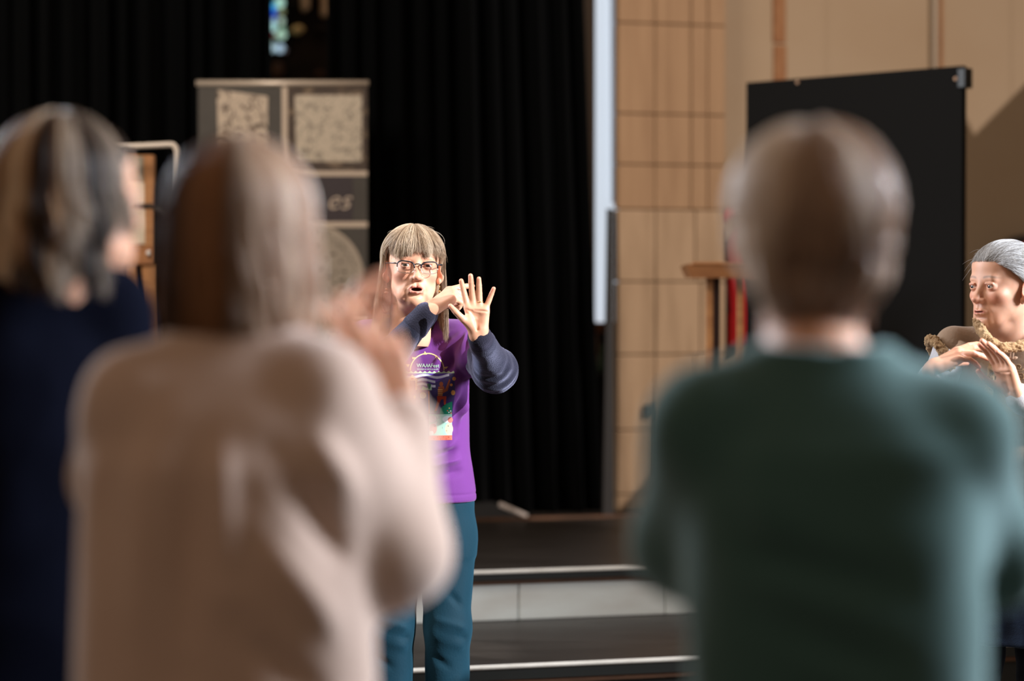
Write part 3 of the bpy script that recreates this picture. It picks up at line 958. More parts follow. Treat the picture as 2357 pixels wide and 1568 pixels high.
# ---------------------------------------------------------------- text
def text_mesh(body, size, shear=0.0, weight=0.0):
    cu = bpy.data.curves.new('t', 'FONT')
    cu.body = body; cu.size = size; cu.shear = shear; cu.align_x = 'CENTER'; cu.align_y = 'CENTER'; cu.offset = weight
    cu.resolution_u = 3
    o = bpy.data.objects.new('t', cu)
    COL.objects.link(o)
    dg = bpy.context.evaluated_depsgraph_get()
    me = bpy.data.meshes.new_from_object(o.evaluated_get(dg))
    me.calc_loop_triangles(); vs = [tuple(x.co) for x in me.vertices]; fs = [tuple(p.vertices) for p in me.loop_triangles]
    bpy.data.objects.remove(o); bpy.data.curves.remove(cu); bpy.data.meshes.remove(me)
    return vs, fs

# ---------------------------------------------------------------- roll-up banner
BY = 10.62
bx = lambda px: (px - W_ / 2) / FPX * BY
bz = lambda py: Zat(py, BY)
bn = empty('rollup_banner', (bx(651), BY, ZT2), 'tall grey roll-up banner with a seal and sketches, standing before the black curtain', 'banner')
M['bn_dark'] = mat('banner_dark_grey', (0.060, 0.052, 0.045), 0.6, 0.3, var=0.4, scale=(5, 5, 5), dark=(0.09, 0.08, 0.07))
M['bn_plum'] = mat('banner_plum_grey', (0.045, 0.034, 0.038), 0.6, 0.3)
M['bn_cream'] = mat('banner_cream', (0.55, 0.44, 0.35), 0.6, 0.3)
M['bn_sketch'] = mat('banner_sketch', (0.53, 0.43, 0.34), 0.7, 0.2, var=0.9, scale=(26, 26, 20), dark=(0.085, 0.062, 0.05), lo=0.50, hi=0.62, detail=3, distort=1.2)
M['bn_script'] = mat('banner_script_page', (0.52, 0.44, 0.35), 0.7, 0.2, var=0.6, scale=(38, 22, 38), dark=(0.11, 0.10, 0.085), lo=0.50, hi=0.62, detail=3, distort=1.0)
M['bn_brick'] = mat('banner_brick_print', (0.075, 0.055, 0.045), 0.7, 0.2, var=0.8, scale=(14, 14, 30), dark=(0.22, 0.16, 0.11), lo=0.52, hi=0.62)
M['bn_seal'] = mat('banner_seal', (0.37, 0.31, 0.25), 0.7, 0.2, var=0.5, scale=(14, 14, 14), dark=(0.24, 0.20, 0.16))
M['bn_ink'] = mat('banner_ink', (0.10, 0.085, 0.07), 0.7, 0.2)
def flat(name, x0, y0, x1, y1, m, dep, poly=None):
    pts = poly or [(x0, y0), (x1, y0), (x1, y1), (x0, y1)]
    return MB().prism([(bx(a), BY - dep, bz(b)) for a, b in pts], (0, dep - 0.0005, 0)).build(name, m, bn)
MB().prism([(bx(457), BY, bz(198)), (bx(846), BY, bz(198)), (bx(846), BY, ZT2 + 0.07), (bx(457), BY, ZT2 + 0.07)], (0, 0.003, 0)).build('banner_sheet', M['bn_dark'], bn)
MB().tube([(bx(453), BY, bz(192)), (bx(849), BY, bz(192))], 0.0135, 14).build('top_rail', M['metal'], bn, True)
MB().box((bx(449), BY - 0.09, ZT2), (bx(853), BY + 0.09, ZT2 + 0.075), None, 0.02).build('base_cassette', M['metal'], bn)
MB().tube([(bx(651), BY + 0.03, ZT2 + 0.03), (bx(651), BY + 0.03, bz(200))], 0.01, 8).build('support_pole', M['metal'], bn, True)
flat('brick_print', 663, 200, 846, 392, M['bn_brick'], 0.0015)
for (x0, y0, x1, y1) in [(664, 203, 690, 214), (694, 203, 730, 214), (734, 203, 780, 214), (784, 203, 844, 214), (664, 232, 677, 250), (664, 256, 677, 276), (664, 282, 677, 300), (664, 330, 677, 350),
                         (838, 222, 846, 244), (838, 250, 846, 272), (838, 278, 846, 300), (838, 306, 846, 330), (838, 336, 846, 360)]:
    flat('brick', x0, y0, x1, y1, M['bn_brick'], 0.0028)
flat('column_rule', 650, 200, 662, 400, M['bn_cream'], 0.0025)
flat('sketch_print', 0, 0, 0, 0, M['bn_sketch'], 0.003, [(500, 206), (617, 222), (616, 420), (506, 420)])
flat('script_print', 0, 0, 0, 0, M['bn_script'], 0.003, [(679, 219), (834, 219), (833, 373), (683, 371)])
flat('cross_rule', 457, 394, 846, 405, M['bn_cream'], 0.0025)
flat('title_panel', 457, 405, 812, 511, M['bn_plum'], 0.0018)
flat('cross_rule', 457, 511, 846, 523, M['bn_cream'], 0.0025)
flat('cross_rule', 457, 727, 846, 737, M['bn_cream'], 0.0025)
flat('page_print', 620, 745, 846, 960, M['bn_script'], 0.002)
pts = [(712 + 127 * math.cos(a), 641 + 128 * math.sin(a)) for a in np.linspace(0, 2 * math.pi, 49)[:-1]]
flat('seal_print', 0, 0, 0, 0, M['bn_seal'], 0.003, pts)
pts = [(712 + 122 * math.cos(a), 641 + 123 * math.sin(a)) for a in np.linspace(0, 2 * math.pi, 49)]
MB().tube([(bx(a), BY - 0.003, bz(b)) for a, b in pts[:-1]], 0.002, 6, True).build('seal_ring', M['bn_cream'], bn)
mk = MB()
r2 = random.Random(4)
for i in range(44):
    a = 2 * math.pi * i / 44; rr = 104 + r2.uniform(-3, 3)
    x, y = 712 + rr * math.cos(a), 641 + rr * math.sin(a)
    w, h = r2.uniform(4, 7), r2.uniform(5, 9)
    ca, sa = math.cos(a + 1.57), math.sin(a + 1.57)
    q = [(x + p * w / 2 * ca - s * h / 2 * sa, y + p * w / 2 * sa + s * h / 2 * ca) for p, s in ((-1, -1), (1, -1), (.5, 1), (-.7, .6))]
    mk.prism([(bx(p), BY - 0.0040, bz(s)) for p, s in q], (0, 0.0015, 0))
for i in range(26):
    a, rr = r2.uniform(0, 6.28), r2.uniform(20, 84)
    x, y = 712 + rr * math.cos(a), 641 + rr * math.sin(a); w = r2.uniform(3, 9)
    mk.prism([(bx(p), BY - 0.0040, bz(s)) for p, s in ((x - w, y - 2), (x + w, y - 3), (x + w * .6, y + 3), (x - w * .5, y + 2))], (0, 0.0015, 0))
mko = mk.build('seal_marks', M['bn_ink'], bn); mko['kind'] = 'stuff'
tv, tf_ = text_mesh('es', 0.125, 0.35, -0.0012)
mesh_obj('title_lettering', [(bx(778) + x, BY - 0.0035, bz(462) + y) for x, y, z in tv], tf_, M['bn_cream'], bn, False)

# ---------------------------------------------------------------- display board, lectern, extinguisher
YL, YR = 10.15, 9.42
def bdp(px, py, t): return None
xl, xr = (1716 - W_ / 2) / FPX * YL, (2214 - W_ / 2) / FPX * YR
ztb = 0.5 * (Zat(189, YL) + Zat(152, YR))
bdir = Vector((xr - xl, YR - YL, 0)); bw = bdir.length; bdir.normalize()
bnr = Vector((-bdir.y, bdir.x, 0))     # away from the camera
if bnr.y < 0: bnr = -bnr
bo = Vector((xl, YL, 0))
BF = lambda a, b, z: bo + bdir * a + bnr * b + Vector((0, 0, z))
db = empty('display_board', BF(bw / 2, 0, ZT2), 'large plain black display board standing before the tan wall', 'display board')
MB().box((0, 0, ZT2 + 0.10), (bw, 0.03, ztb), BF, 0.003).build('panel', M['black'], db)
for a in (0.10, bw - 0.16):
    MB().box((a, -0.13, ZT2), (a + 0.05, 0.16, ZT2 + 0.10), BF, 0.006).build('foot', M['black2'], db)
MB().box((bw - 0.018, -0.012, ztb - 0.088), (bw + 0.020, 0.042, ztb - 0.010), BF, 0.004).build('corner_clamp', M['black2'], db)
for (a, z) in ((0.27, ztb - 0.016), (bw - 0.03, ztb - 0.050)):
    MB().lathe([(0.001, 0.006), (0.0075, 0.004), (0.0085, 0), (0.004, -0.006)], BF(a, -0.002, z), -bnr, 12).build('pin', M['tanjar'], db, True, label='pale brown round pin')

YLc = 9.30
lx = lambda px: (px - W_ / 2) / FPX * YLc
lz = lambda py: Zat(py, YLc)
lc = empty('lectern', (lx(1660), YLc + 0.1, ZT2), 'orange-brown wooden lectern with slanted top, standing left of the black display board', 'lectern')
# slanted top board
zt, zb_ = lz(608), lz(640)
MB().hexa([Vector(p) for p in [(lx(1592), YLc, zb_), (lx(1765), YLc, zb_), (lx(1765), YLc + 0.34, zb_ + 0.004), (lx(1592), YLc + 0.34, zb_ + 0.004),
           (lx(1580), YLc - 0.012, zt), (lx(1777), YLc - 0.012, zt), (lx(1777), YLc + 0.34, zt - 0.005), (lx(1580), YLc + 0.34, zt - 0.005)]]).build('top', M['woodx'], lc)
MB().box((lx(1592), YLc - 0.016, zt - 0.006), (lx(1765), YLc + 0.004, zt + 0.008), None, 0.004).build('book_ledge', M['woodx'], lc)
MB().box((lx(1629), YLc + 0.06, ZT2 + 0.05), (lx(1645), YLc + 0.085, zb_ + 0.02), None, 0.003).build('side_post', M['wood'], lc)
MB().box((lx(1645), YLc + 0.11, ZT2 + 0.05), (lx(1663), YLc + 0.13, zb_ + 0.02), None, 0.003).build('shaded_post_face', mat('post_shade_brown', (0.045, 0.02, 0.014), 0.6), lc)  # dark strip paints the shadowed face of the orange post
MB().box((lx(1700), YLc + 0.06, ZT2 + 0.05), (lx(1716), YLc + 0.085, zb_ + 0.02), None, 0.003).build('side_post', M['wood'], lc)
MB().box((lx(1600), YLc - 0.02, ZT2), (lx(1745), YLc + 0.30, ZT2 + 0.05), None, 0.01).build('base', M['woodx'], lc)

ve = VB - 0.10
ue = U(1712, ve); exY = S(ue, ve, 0).y
ez = lambda py: Zat(py, exY)
ep = lambda du, dz, dv=0.0: S(ue + du, ve + dv, dz)
fe = empty('fire_extinguisher', ep(0, ez(800)), 'red fire extinguisher hung on the tan wall behind the lectern', 'fire extinguisher')
rb = 0.078
z0, z1 = ez(800), ez(560)
MB().lathe([(0.05, z0), (rb - 0.006, z0 + 0.004), (rb, z0 + 0.02), (rb, z1 - 0.03), (rb * 0.86, z1 + 0.015), (rb * 0.6, z1 + 0.045), (0.032, z1 + 0.062), (0.026, z1 + 0.075)], ep(0, 0), n=28).build('cylinder', M['red'], fe, True)
MB().lathe([(0.028, z1 + 0.075), (0.028, z1 + 0.105), (0.02, z1 + 0.115)], ep(0, 0), n=16).build('valve', M['metal'], fe, True)
lev = MB()
lev.tube([ep(-0.112, ez(508), -0.02), ep(-0.085, ez(494), -0.02), ep(-0.03, ez(490), -0.02), ep(0.03, z1 + 0.11, -0.01)], [0.020, 0.026, 0.024, 0.018], 10)
lev.build('lever', M['red'], fe, True)
hz = [ep(-0.06, ez(484), -0.02), ep(-0.105, ez(487), -0.025), ep(-0.134, ez(505), -0.03), ep(-0.140, ez(540), -0.03), ep(-0.135, ez(600), -0.03), ep(-0.11, ez(660), -0.03), ep(-0.085, ez(720), -0.02)]
MB().tube(hz, 0.0085, 10).build('hose', M['black2'], fe, True)
MB().box((-0.04, 0.06, z1 - 0.14), (0.04, 0.12, z1 - 0.04), lambda a, b, c: ep(a, c, b), 0.004).build('bracket', M['black2'], fe)

# round red drum on the wall at the right edge
vd = VB - 0.10
ud = U(2366, vd); dY = S(ud, vd, 0).y
dz_ = Zat(640, dY)
rd = 100 / FPX * dY
dm_ = empty('hose_reel', S(ud, vd, dz_), 'round red reel with dark rim on the wall behind the grey-haired woman', 'reel')
MB().lathe([(rd * 0.86, -0.05), (rd, -0.045), (rd, 0.09), (rd * 0.86, 0.095)], S(ud, vd, dz_), -SN, 40).build('rim', M['black2'], dm_, True)
MB().lathe([(0.02, 0.075), (0.05, 0.07), (0.055, 0.062), (rd * 0.84, 0.058), (rd * 0.86, 0.0975), (rd * 0.80, 0.10), (0.06, 0.08), (0.055, 0.11), (0.02, 0.112)][3:], S(ud, vd, dz_), -SN, 40).build('disc', M['red'], dm_, True)

# socket box with cable on the pier
vs_ = VB - 0.162
us = U(1496, vs_); sY = S(us, vs_, 0).y
sz = Zat(946, sY)
sb = empty('socket_box', S(us, vs_, sz), 'small black socket box on the foot of the stone pier', 'socket')
MB().box((-0.022, -0.028, -0.028), (0.022, 0.004, 0.028), lambda a, b, c: S(us + a, vs_ + b, sz + c), 0.004).build('box', M['black2'], sb)
MB().tube([S(us + 0.018, vs_ - 0.006, sz + 0.02), S(us + 0.03, vs_ - 0.008, sz + 0.035), S(us + 0.04, vs_ - 0.006, sz - 0.01), S(us + 0.036, vs_ - 0.006, sz - 0.30)], 0.0045, 8).build('cable', M['black2'], sb, True)

# leaning dark plank beside the pier
vp = VB - 0.22
pl = MB()
zA, zB = ZT2, ZS(480, 1412, vp)
c8 = []
for (z, pa, pb, vo) in ((zA, 1379, 1404, -0.06), (zB, 1408, 1421, 0.05)):
    for (pp, w) in ((pa, 0), (pb, 0), (pb, 0.025), (pa, 0.025)):
        c8.append(S(U(pp, vp), vp + vo + w, z))
pl.hexa(c8)
o = pl.build('plank', M['darkwood'], None)
tag(o, 'dark plank leaning against the stone pier beside the bright window', 'plank')

# things on a low dark cupboard under the bright window
vt = VB + 0.12
tY = lambda px: S(U(px, vt), vt, 0).y
tz = Zat(858, tY(1385))
cb = empty('cupboard', S(U(1385, vt), vt + 0.1, ZT2), 'narrow black cupboard half behind the curtain under the bright window', 'cupboard')
MB().box((U(1345, vt), vt - 0.02, ZT2 + 0.03), (U(1413, vt), vt + 0.28, tz - 0.02), SF, 0.004).build('body', M['black'], cb)
MB().box((U(1343, vt), vt - 0.03, tz - 0.02), (U(1415, vt), vt + 0.29, tz), SF, 0.004).build('top', M['black2'], cb)
MB().box((U(1350, vt), vt - 0.03, ZT2 + 0.06), (U(1410, vt), vt - 0.02, tz - 0.05), SF, 0.003).build('door', M['black'], cb)
MB().box((U(1347, vt), vt, ZT2), (U(1411, vt), vt + 0.26, ZT2 + 0.03), SF).build('plinth', M['black'], cb)
def bottle(px, dv, prof, m, name, label, cat):
    o = MB().lathe(prof, S(U(px, vt), vt + dv, tz), n=20).build(name, m, None, True)
    return tag(o, label, cat)
bottle(1376, 0.12, [(0.034, 0), (0.038, 0.02), (0.040, 0.12), (0.034, 0.18), (0.026, 0.20), (0.028, 0.215), (0.02, 0.22)], M['tanjar'], 'jar', 'tall tan jar on the black cupboard', 'jar')
bottle(1393, 0.04, [(0.020, 0), (0.022, 0.01), (0.022, 0.07), (0.009, 0.10), (0.009, 0.13), (0.004, 0.131)], M['glass_green'], 'bottle', 'small green bottle on the black cupboard', 'bottle')
bottle(1402, 0.10, [(0.018, 0), (0.026, 0.03), (0.028, 0.075), (0.024, 0.075), (0.02, 0.02)], M['china'], 'cup', 'white china cup beside the small green bottle', 'cup')

# wedge-shaped box on the stage by the curtain
vw = VB - 0.30
wY = S(U(1150, vw), vw, 0).y
wz = lambda py: Zat(py, wY)
wd = empty('stage_wedge', S(U(1140, vw), vw, ZT2), 'low dark wedge-shaped box with lit sloping edge, on stage by the curtain', 'wedge box')
prof = [(U(1050, vw), ZT2), (U(1204, vw), ZT2), (U(1202, vw), ZT2 + 0.006), (U(1142, vw), wz(1157)), (U(1050, vw), wz(1160))]
MB().prism([S(u, vw - 0.06, z) for u, z in prof], SN * 0.12).build('body', mat('dark_grey_box', (0.030, 0.030, 0.032), 0.6), wd)
e0, e1 = S(U(1140, vw), vw - 0.062, wz(1158)), S(U(1203, vw), vw - 0.062, ZT2 + 0.010)
MB().tube([e0, e1], 0.012, 10).build('lit_edge', mat('edge_highlight', (0.42, 0.36, 0.33), 0.5), wd, True)  # pale tube paints the light caught along the sloping edge

# notice board on its stand and white tube frame at the left
YN = 9.75
nx = lambda px: (px - W_ / 2) / FPX * YN
nz = lambda py: Zat(py, YN)
nb = empty('notice_board', (nx(250), YN, ZT2), 'wooden notice board with pinned cream papers, standing left of the banner', 'notice board')
MB().box((nx(120), YN, nz(610)), (nx(356), YN + 0.03, nz(357)), None, 0.004).build('frame', M['wood'], nb)
MB().box((nx(120), YN - 0.012, nz(610)), (nx(357), YN, nz(568)), None, 0.004).build('bottom_rail', M['woodx'], nb)
MB().box((nx(333), YN - 0.010, nz(568)), (nx(356), YN, nz(357)), None, 0.004).build('side_rail', M['wood'], nb)
MB().box((nx(150), YN - 0.004, nz(418)), (nx(331), YN, nz(360)), None, 0.001).build('paper', mat('grey_green_print', (0.27, 0.24, 0.18), 0.7, var=0.7, scale=(20, 20, 20), dark=(0.12, 0.12, 0.10)), nb, label='grey printed sheet')
MB().box((nx(205), YN - 0.006, nz(472)), (nx(334), YN, nz(420)), None, 0.001).build('paper', M['paper'], nb)
MB().box((nx(190), YN - 0.009, nz(562)), (nx(336), YN - 0.001, nz(480)), None, 0.001).build('paper', M['paper'], nb)
MB().sphere((nx(345), YN - 0.022, nz(583)), 0.011, 12).build('knob', M['china'], nb, True, label='white round knob')
MB().box((nx(306), YN - 0.020, nz(479)), (nx(357), YN - 0.008, nz(469)), None, 0.003).build('clip_bar', M['black2'], nb)
for (a, b) in ((243, 250), (286, 312), (326, 362)):
    MB().box((nx(a), YN + 0.002, ZT2), (nx(b), YN + 0.028, nz(610)), None, 0.004).build('leg', M['wood'], nb)
MB().box((nx(243), YN + 0.028, ZT2 + 0.35), (nx(362), YN + 0.05, ZT2 + 0.42), None, 0.004).build('stretcher', M['woodx'], nb)
YT = 9.62
tx = lambda px: (px - W_ / 2) / FPX * YT
tzz = lambda py: Zat(py, YT)
tr = empty('tube_frame', (tx(330), YT, ZT2), 'white bent tube frame standing just before the wooden notice board', 'frame')
arc = [(tx(395) + 0.024 * math.sin(a), YT, tzz(350) + 0.042 * math.cos(a) - 0.012) for a in np.linspace(0, math.pi / 2, 8)]
arc2 = [(tx(60) - 0.024 * math.sin(a), YT, tzz(365) + 0.042 * math.cos(a) - 0.012) for a in np.linspace(0, math.pi / 2, 8)]
MB().tube([(tx(412), YT, ZT2 + 0.012)] + arc[::-1] + arc2 + [(tx(52), YT, ZT2 + 0.012)], 0.0105, 12).build('tube', M['white_tube'], tr, True)
for p in (52, 412):
    MB().tube([(tx(p), YT - 0.2, ZT2 + 0.012), (tx(p), YT + 0.09, ZT2 + 0.012)], 0.012, 10).build('foot', M['white_tube'], tr, True)
MB().tube([(tx(355), YT, tzz(478)), (tx(372), YT - 0.01, tzz(484)), (tx(410), YT, tzz(503))], [0.008, 0.010, 0.009], 10).build('clamp', M['black2'], tr, True, label='black clamp arm')
# ---------------------------------------------------------------- people
M['skin'] = mat('skin', SKIN, 0.48, 0.35, attr=True, sss=0.22)
M['hair'] = mat('hair', (0.3, 0.2, 0.1), 0.40, 0.32, attr=True)
def cmat(name, c, rough=0.85, sheen=0.25, tint=(1, 1, 1), bump=0.25, bscale=420, var=0.25, dark=None, scale=(14, 14, 14), **k):
    return mat(name, c, rough, 0.15, sheen=sheen, sheen_tint=tint, bump=bump, bscale=bscale, var=var, dark=dark, scale=scale, **k)

def shoe(parent, x, y, yaw, m, name='shoe'):
    Mm = Mx((x, y, 0), yaw)
    f = Field((-0.06, -0.20, -0.005), (0.06, 0.10, 0.13), 0.005)
    f.add(ell((0, -0.10, 0.035), (0.043, 0.085, 0.034)), 0.02); f.add(ell((0, 0.03, 0.05), (0.036, 0.05, 0.045)), 0.03)
    f.add(cap((0, 0.03, 0.05), (0, 0.03, 0.10), 0.036), 0.02)
    f.add(rbox((0, -0.05, 0.012), (0.043, 0.125, 0.012), 0.01), 0.006)
    f.add(rbox((0, 0, -0.05), (0.3, 0.3, 0.05), 0.001), 0.001, 's')
    v, q, n = f.mesh()
    return mesh_obj(name, tf(Mm, smooth_mesh(v, q, 1)), q, m, parent)

def eyes(parent, HM, iris=(0.10, 0.055, 0.03), look=(0, 0)):
    for s in (-1, 1):
        v, fs = [], []
        n, m = 28, 20
        for i in range(m + 1):
            a = math.pi * i / m
            for j in range(n):
                b = 2 * math.pi * j / n
                v.append((math.sin(a) * math.cos(b), -math.cos(a), math.sin(a) * math.sin(b)))
        for i in range(m):
            for j in range(n): fs.append((i * n + j, i * n + (j + 1) % n, (i + 1) * n + (j + 1) % n, (i + 1) * n + j))
        v = np.array(v)
        ang = np.degrees(np.arccos(np.clip(-v[:, 1], -1, 1)))
        c = np.tile(np.array((0.62, 0.55, 0.50)), (len(v), 1))
        c[ang < 30] = iris; c[ang < 13] = (0.004, 0.004, 0.004)
        c[(ang > 26) & (ang < 31)] = np.array(iris) * 0.4
        Ry = Matrix.Rotation(look[0], 3, 'Z') @ Matrix.Rotation(look[1], 3, 'X')
        v = v @ np.array(Ry).T
        v = v * 0.0121 + np.array((s * 0.032, -0.0697, -0.001))
        mesh_obj('eye', tf(HM, v), np.array(fs, np.int32), M['eye'], parent, True, c)
M['eye'] = mat('eye', (0.7, 0.65, 0.6), 0.08, 0.5, attr=True, coat=0.6)

def folds(seed, amp, freq, stretch=(1, 1, 1), dirv=None):
    def fn(v, n):
        p = v * np.array(stretch) * freq
        a = vnoise(p, seed); b = vnoise(p * 2.1 + 7, seed + 1)
        return amp * ((1 - np.abs(a) * 2.2) * 0.6 + 0.4 * b)
    return fn
def pull_folds(src, amp, freq, falloff, seed=0):
    """creases that fan out from a point"""
    src = V3(src)
    def fn(v, n):
        d = v - src
        r = np.linalg.norm(d, axis=1)
        an = np.arctan2(d[:, 0], -d[:, 2])
        return amp * np.sin(an * freq + 1.5 * vnoise(v * 14, seed)) * np.exp(-r / falloff) * np.clip((r - 0.06) / 0.06, 0, 1)
    return fn
def ridge(v, a, b, w, amp):
    """a soft ridge (amp>0) or groove along the segment a-b"""
    a, b = V3(a), V3(b); ab = b - a
    h = np.clip(((v - a) @ ab) / (ab @ ab), 0, 1)
    d = np.linalg.norm(v - (a + h[:, None] * ab), axis=1)
    return amp * np.exp(-(d / w) ** 2) * np.sin(np.clip(h * math.pi, 0.25, math.pi - 0.25))

# ================================================================= the woman in purple
PD = 7.0
def px_(x, y, d): return V3(P(x, y, d))
wp = empty('person', (-0.262, 7.02, 0), 'woman in glasses and purple printed T-shirt holding up an open hand', 'person')
HP = Mx(P(952, 613, 6.905), R(9), R(-2), R(2.0))
sk = lambda x, y, z: np.where(z > 0.05, z - 0.05 + 0.0 * y, np.minimum(y - 0.035, z + 0.10))
hv, hq, hcx = head_mesh(0.0016, mouth=0.75, hairline=lambda x, y, z: np.minimum(np.maximum(z - 0.052, y - 0.030), z + 0.06))
hv = tf(HP, hv)
shL, elL, wrL = V3((-0.150, 7.0, 1.290)), px_(1139, 853, 6.80), px_(1101, 769, 6.62)
shR, elR, wrR = V3((-0.420, 7.0, 1.290)), px_(858, 868, 6.72), px_(990, 712, 6.68)
# her left hand, open towards the camera
lv, lq, lc_, ltip, lpt = hand_mesh(wrL, (-0.075, -0.02, 1), (0.02, -1, 0.10), -1,
    [(-2, 6, 4), (2, 5, 4), (4, 6, 4), (0, 8, 6)], [9, 1, -2.5, -26], [(0.68, 0.62, 0.28), (0.74, 0.62, 0.10), (0.78, 0.60, -0.02)], 0.862, arm=elL - wrL)
rv, rq, rc_, rtip, rpt = hand_mesh(wrR, (0.72, 0.18, 0.54), (0.42, 0.45, -0.66), 1,
    [(24, 8, 5), (58, 82, 45), (64, 84, 45), (68, 80, 40)], [2, 0, -3, -6], [(0.80, 0.25, 0.75), (0.85, 0.05, 0.60), (0.9, -0.2, 0.4)], 0.88, arm=elR - wrR)
core = body_core((-0.52, 6.55, 0.02), (0.06, 7.2, 1.42), [
    cap((-0.262, 7.04, 0.86), (-0.28, 7.02, 1.16), 0.10, 0.10), cap((-0.283, 7.02, 1.16), (-0.286, 7.03, 1.30), 0.10, 0.06), cap((-0.286, 7.03, 1.28), HP @ Vector((0, 0.038, -0.18)), 0.056, 0.055),
    cap((-0.40, 7.02, 1.28), (-0.17, 7.02, 1.28), 0.036), cap(shL, elL, 0.036, 0.032), cap(elL, wrL + (elL - wrL) * 0.2, 0.032, 0.021), cap(shR, elR, 0.036, 0.032), cap(elR, wrR + (elR - wrR) * 0.2, 0.032, 0.021),
    cap((-0.335, 7.03, 0.86), (-0.352, 7.0, 0.48), 0.066, 0.045), cap((-0.352, 7.0, 0.48), (-0.355, 7.05, 0.06), 0.045, 0.032), cap((-0.190, 7.03, 0.86), (-0.184, 7.0, 0.48), 0.066, 0.045), cap((-0.184, 7.0, 0.48), (-0.186, 7.05, 0.06), 0.045, 0.032)], 0.006)
v, q, c = join([(hv, hq, hcx), (lv, lq, lc_), (rv, rq, rc_), core])
bodyP = mesh_obj('body', v, q, M['skin'], wp, True, c)
eyes(wp, HP, (0.09, 0.06, 0.045), look=(R(-4), R(2)))

# clothes
M['purple'] = cmat('purple_jersey', (0.125, 0.030, 0.195), 0.75, 0.25, (0.9, 0.6, 1), bscale=500, bump=0.12, var=0.2, dark=(0.095, 0.020, 0.15))
M['navy'] = cmat('navy_fleece', (0.008, 0.009, 0.020), 0.95, 0.5, (0.62, 0.66, 1.0), bump=0.6, bscale=380, var=0.3, dark=(0.010, 0.011, 0.022))
M['navy_cuff'] = cmat('navy_ribbed_cuff', (0.012, 0.012, 0.022), 0.9, 0.25, (0.6, 0.6, 1), bump=0.5, bscale=260)
M['teal_velvet'] = cmat('teal_velvet', (0.0025, 0.026, 0.046), 0.75, 0.28, (0.20, 0.60, 0.95), bump=0.2, bscale=160, var=0.45, dark=(0.002, 0.017, 0.030), scale=(9, 9, 5))
M['shoe'] = mat('dark_shoe', (0.02, 0.018, 0.018), 0.5, 0.4)
tee = [(loft([(0.835, -0.258, 7.03, .151, .118), (0.86, -0.258, 7.03, .151, .118), (0.93, -0.260, 7.03, .146, .115), (0.985, -0.262, 7.03, .139, .110), (1.02, -0.262, 7.03, .136, .108), (1.08, -0.266, 7.025, .141, .114),
              (1.16, -0.272, 7.02, .148, .126), (1.20, -0.275, 7.02, .150, .124), (1.26, -0.280, 7.03, .148, .104), (1.31, -0.284, 7.04, .128, .082), (1.345, -0.286, 7.05, .085, .064), (1.372, -0.287, 7.052, .062, .058)]), .01),
       (ell((-0.335, 6.945, 1.165), (.072, .058, .07)), .05), (ell((-0.212, 6.945, 1.165), (.072, .058, .07)), .05),
       (cap((-0.34, 7.04, 1.315), shR + V3((0, 0, 0.005)), .048, .056), .05), (cap((-0.235, 7.04, 1.315), shL + V3((0, 0, 0.005)), .048, .056), .05),
       (cap(shR, shR + (elR - shR) * .52, .058, .060), .04), (cap(shL, shL + (elL - shL) * .50, .058, .060), .04)]
def tee_post(v, n):
    d = folds(11, 0.0035, 9, (1, 1, 0.6))(v, n)
    d += pull_folds(shL + V3((0.03, -0.02, 0.06)), 0.0075, 15, 0.16, 2)(v, n) + pull_folds(shR + V3((-0.01, -0.02, 0.06)), 0.006, 13, 0.14, 3)(v, n)
    for (a, b, w, am) in [((-.15, 6.92, 1.30), (-.22, 6.90, 1.12), .012, -.010), ((-.18, 6.92, 1.31), (-.25, 6.90, 1.15), .010, .008), ((-.135, 6.94, 1.26), (-.16, 6.92, 1.05), .012, -.009),
                          ((-.14, 6.95, 1.22), (-.145, 6.94, .99), .010, .008), ((-.13, 6.95, 1.03), (-.20, 6.92, .985), .010, .010), ((-.13, 6.95, .995), (-.24, 6.91, .965), .009, -.011), ((-.128, 6.95, .965), (-.26, 6.91, .935), .010, .009),
                          ((-.13, 6.95, 1.075), (-.17, 6.93, 1.035), .009, -.008), ((-.12, 6.95, .93), (-.27, 6.91, .905), .012, -.006), ((-.125, 6.95, 1.14), (-.15, 6.93, 1.06), .009, .006), ((-.23, 6.90, 1.0), (-.13, 6.95, 1.01), .009, -.007)]:
        d += ridge(v, a, b, w, am * 1.9)
    # seam of the hem
    d += -0.002 * np.exp(-((v[:, 2] - 0.857) / 0.003) ** 2)
    return d
tee_o = cloth('tshirt', tee, M['purple'], wp, 0.0032, 0.03, tee_post, 2,
              subs=[(cap(HP @ Vector((0, 0.025, -0.10)), (-0.286, 7.025, 1.335), 0.066, 0.062), 0.004)])
slv = [(cap(shL, elL, .047, .052), .03), (ell(elL + V3((0.004, 0.01, -0.004)), (.052, .055, .050)), .03), (cap(elL, wrL + (elL - wrL) * .22, .054, .036), .03),
       (cap(shR, elR, .047, .052), .03), (cap(elR, wrR + (elR - wrR) * .20, .052, .035), .03)]
def slv_post(v, n):
    d = folds(21, 0.004, 16)(v, n)
    for i, (a, b, w) in enumerate([((.25, -.06, .1), (-.5, .3, .6), .01)]):
        pass
    # rolls where the sleeve bunches at the elbow and below the cuff
    for (a, e, f0) in ((wrL, elL, 1), (wrR, elR, 1)):
        ax = (e - a); L_ = np.linalg.norm(ax); ax = ax / L_
        t = (v - a) @ ax
        d += 0.0028 * np.sin(t * 190 + 2.0 * vnoise(v * 22, 4)) * np.exp(-((t - L_ * 0.95) / 0.05) ** 2)
    return d
cloth('sleeves', slv, M['navy'], wp, 0.0035, 0.02, slv_post, 1, label='navy fleecy undershirt sleeves')
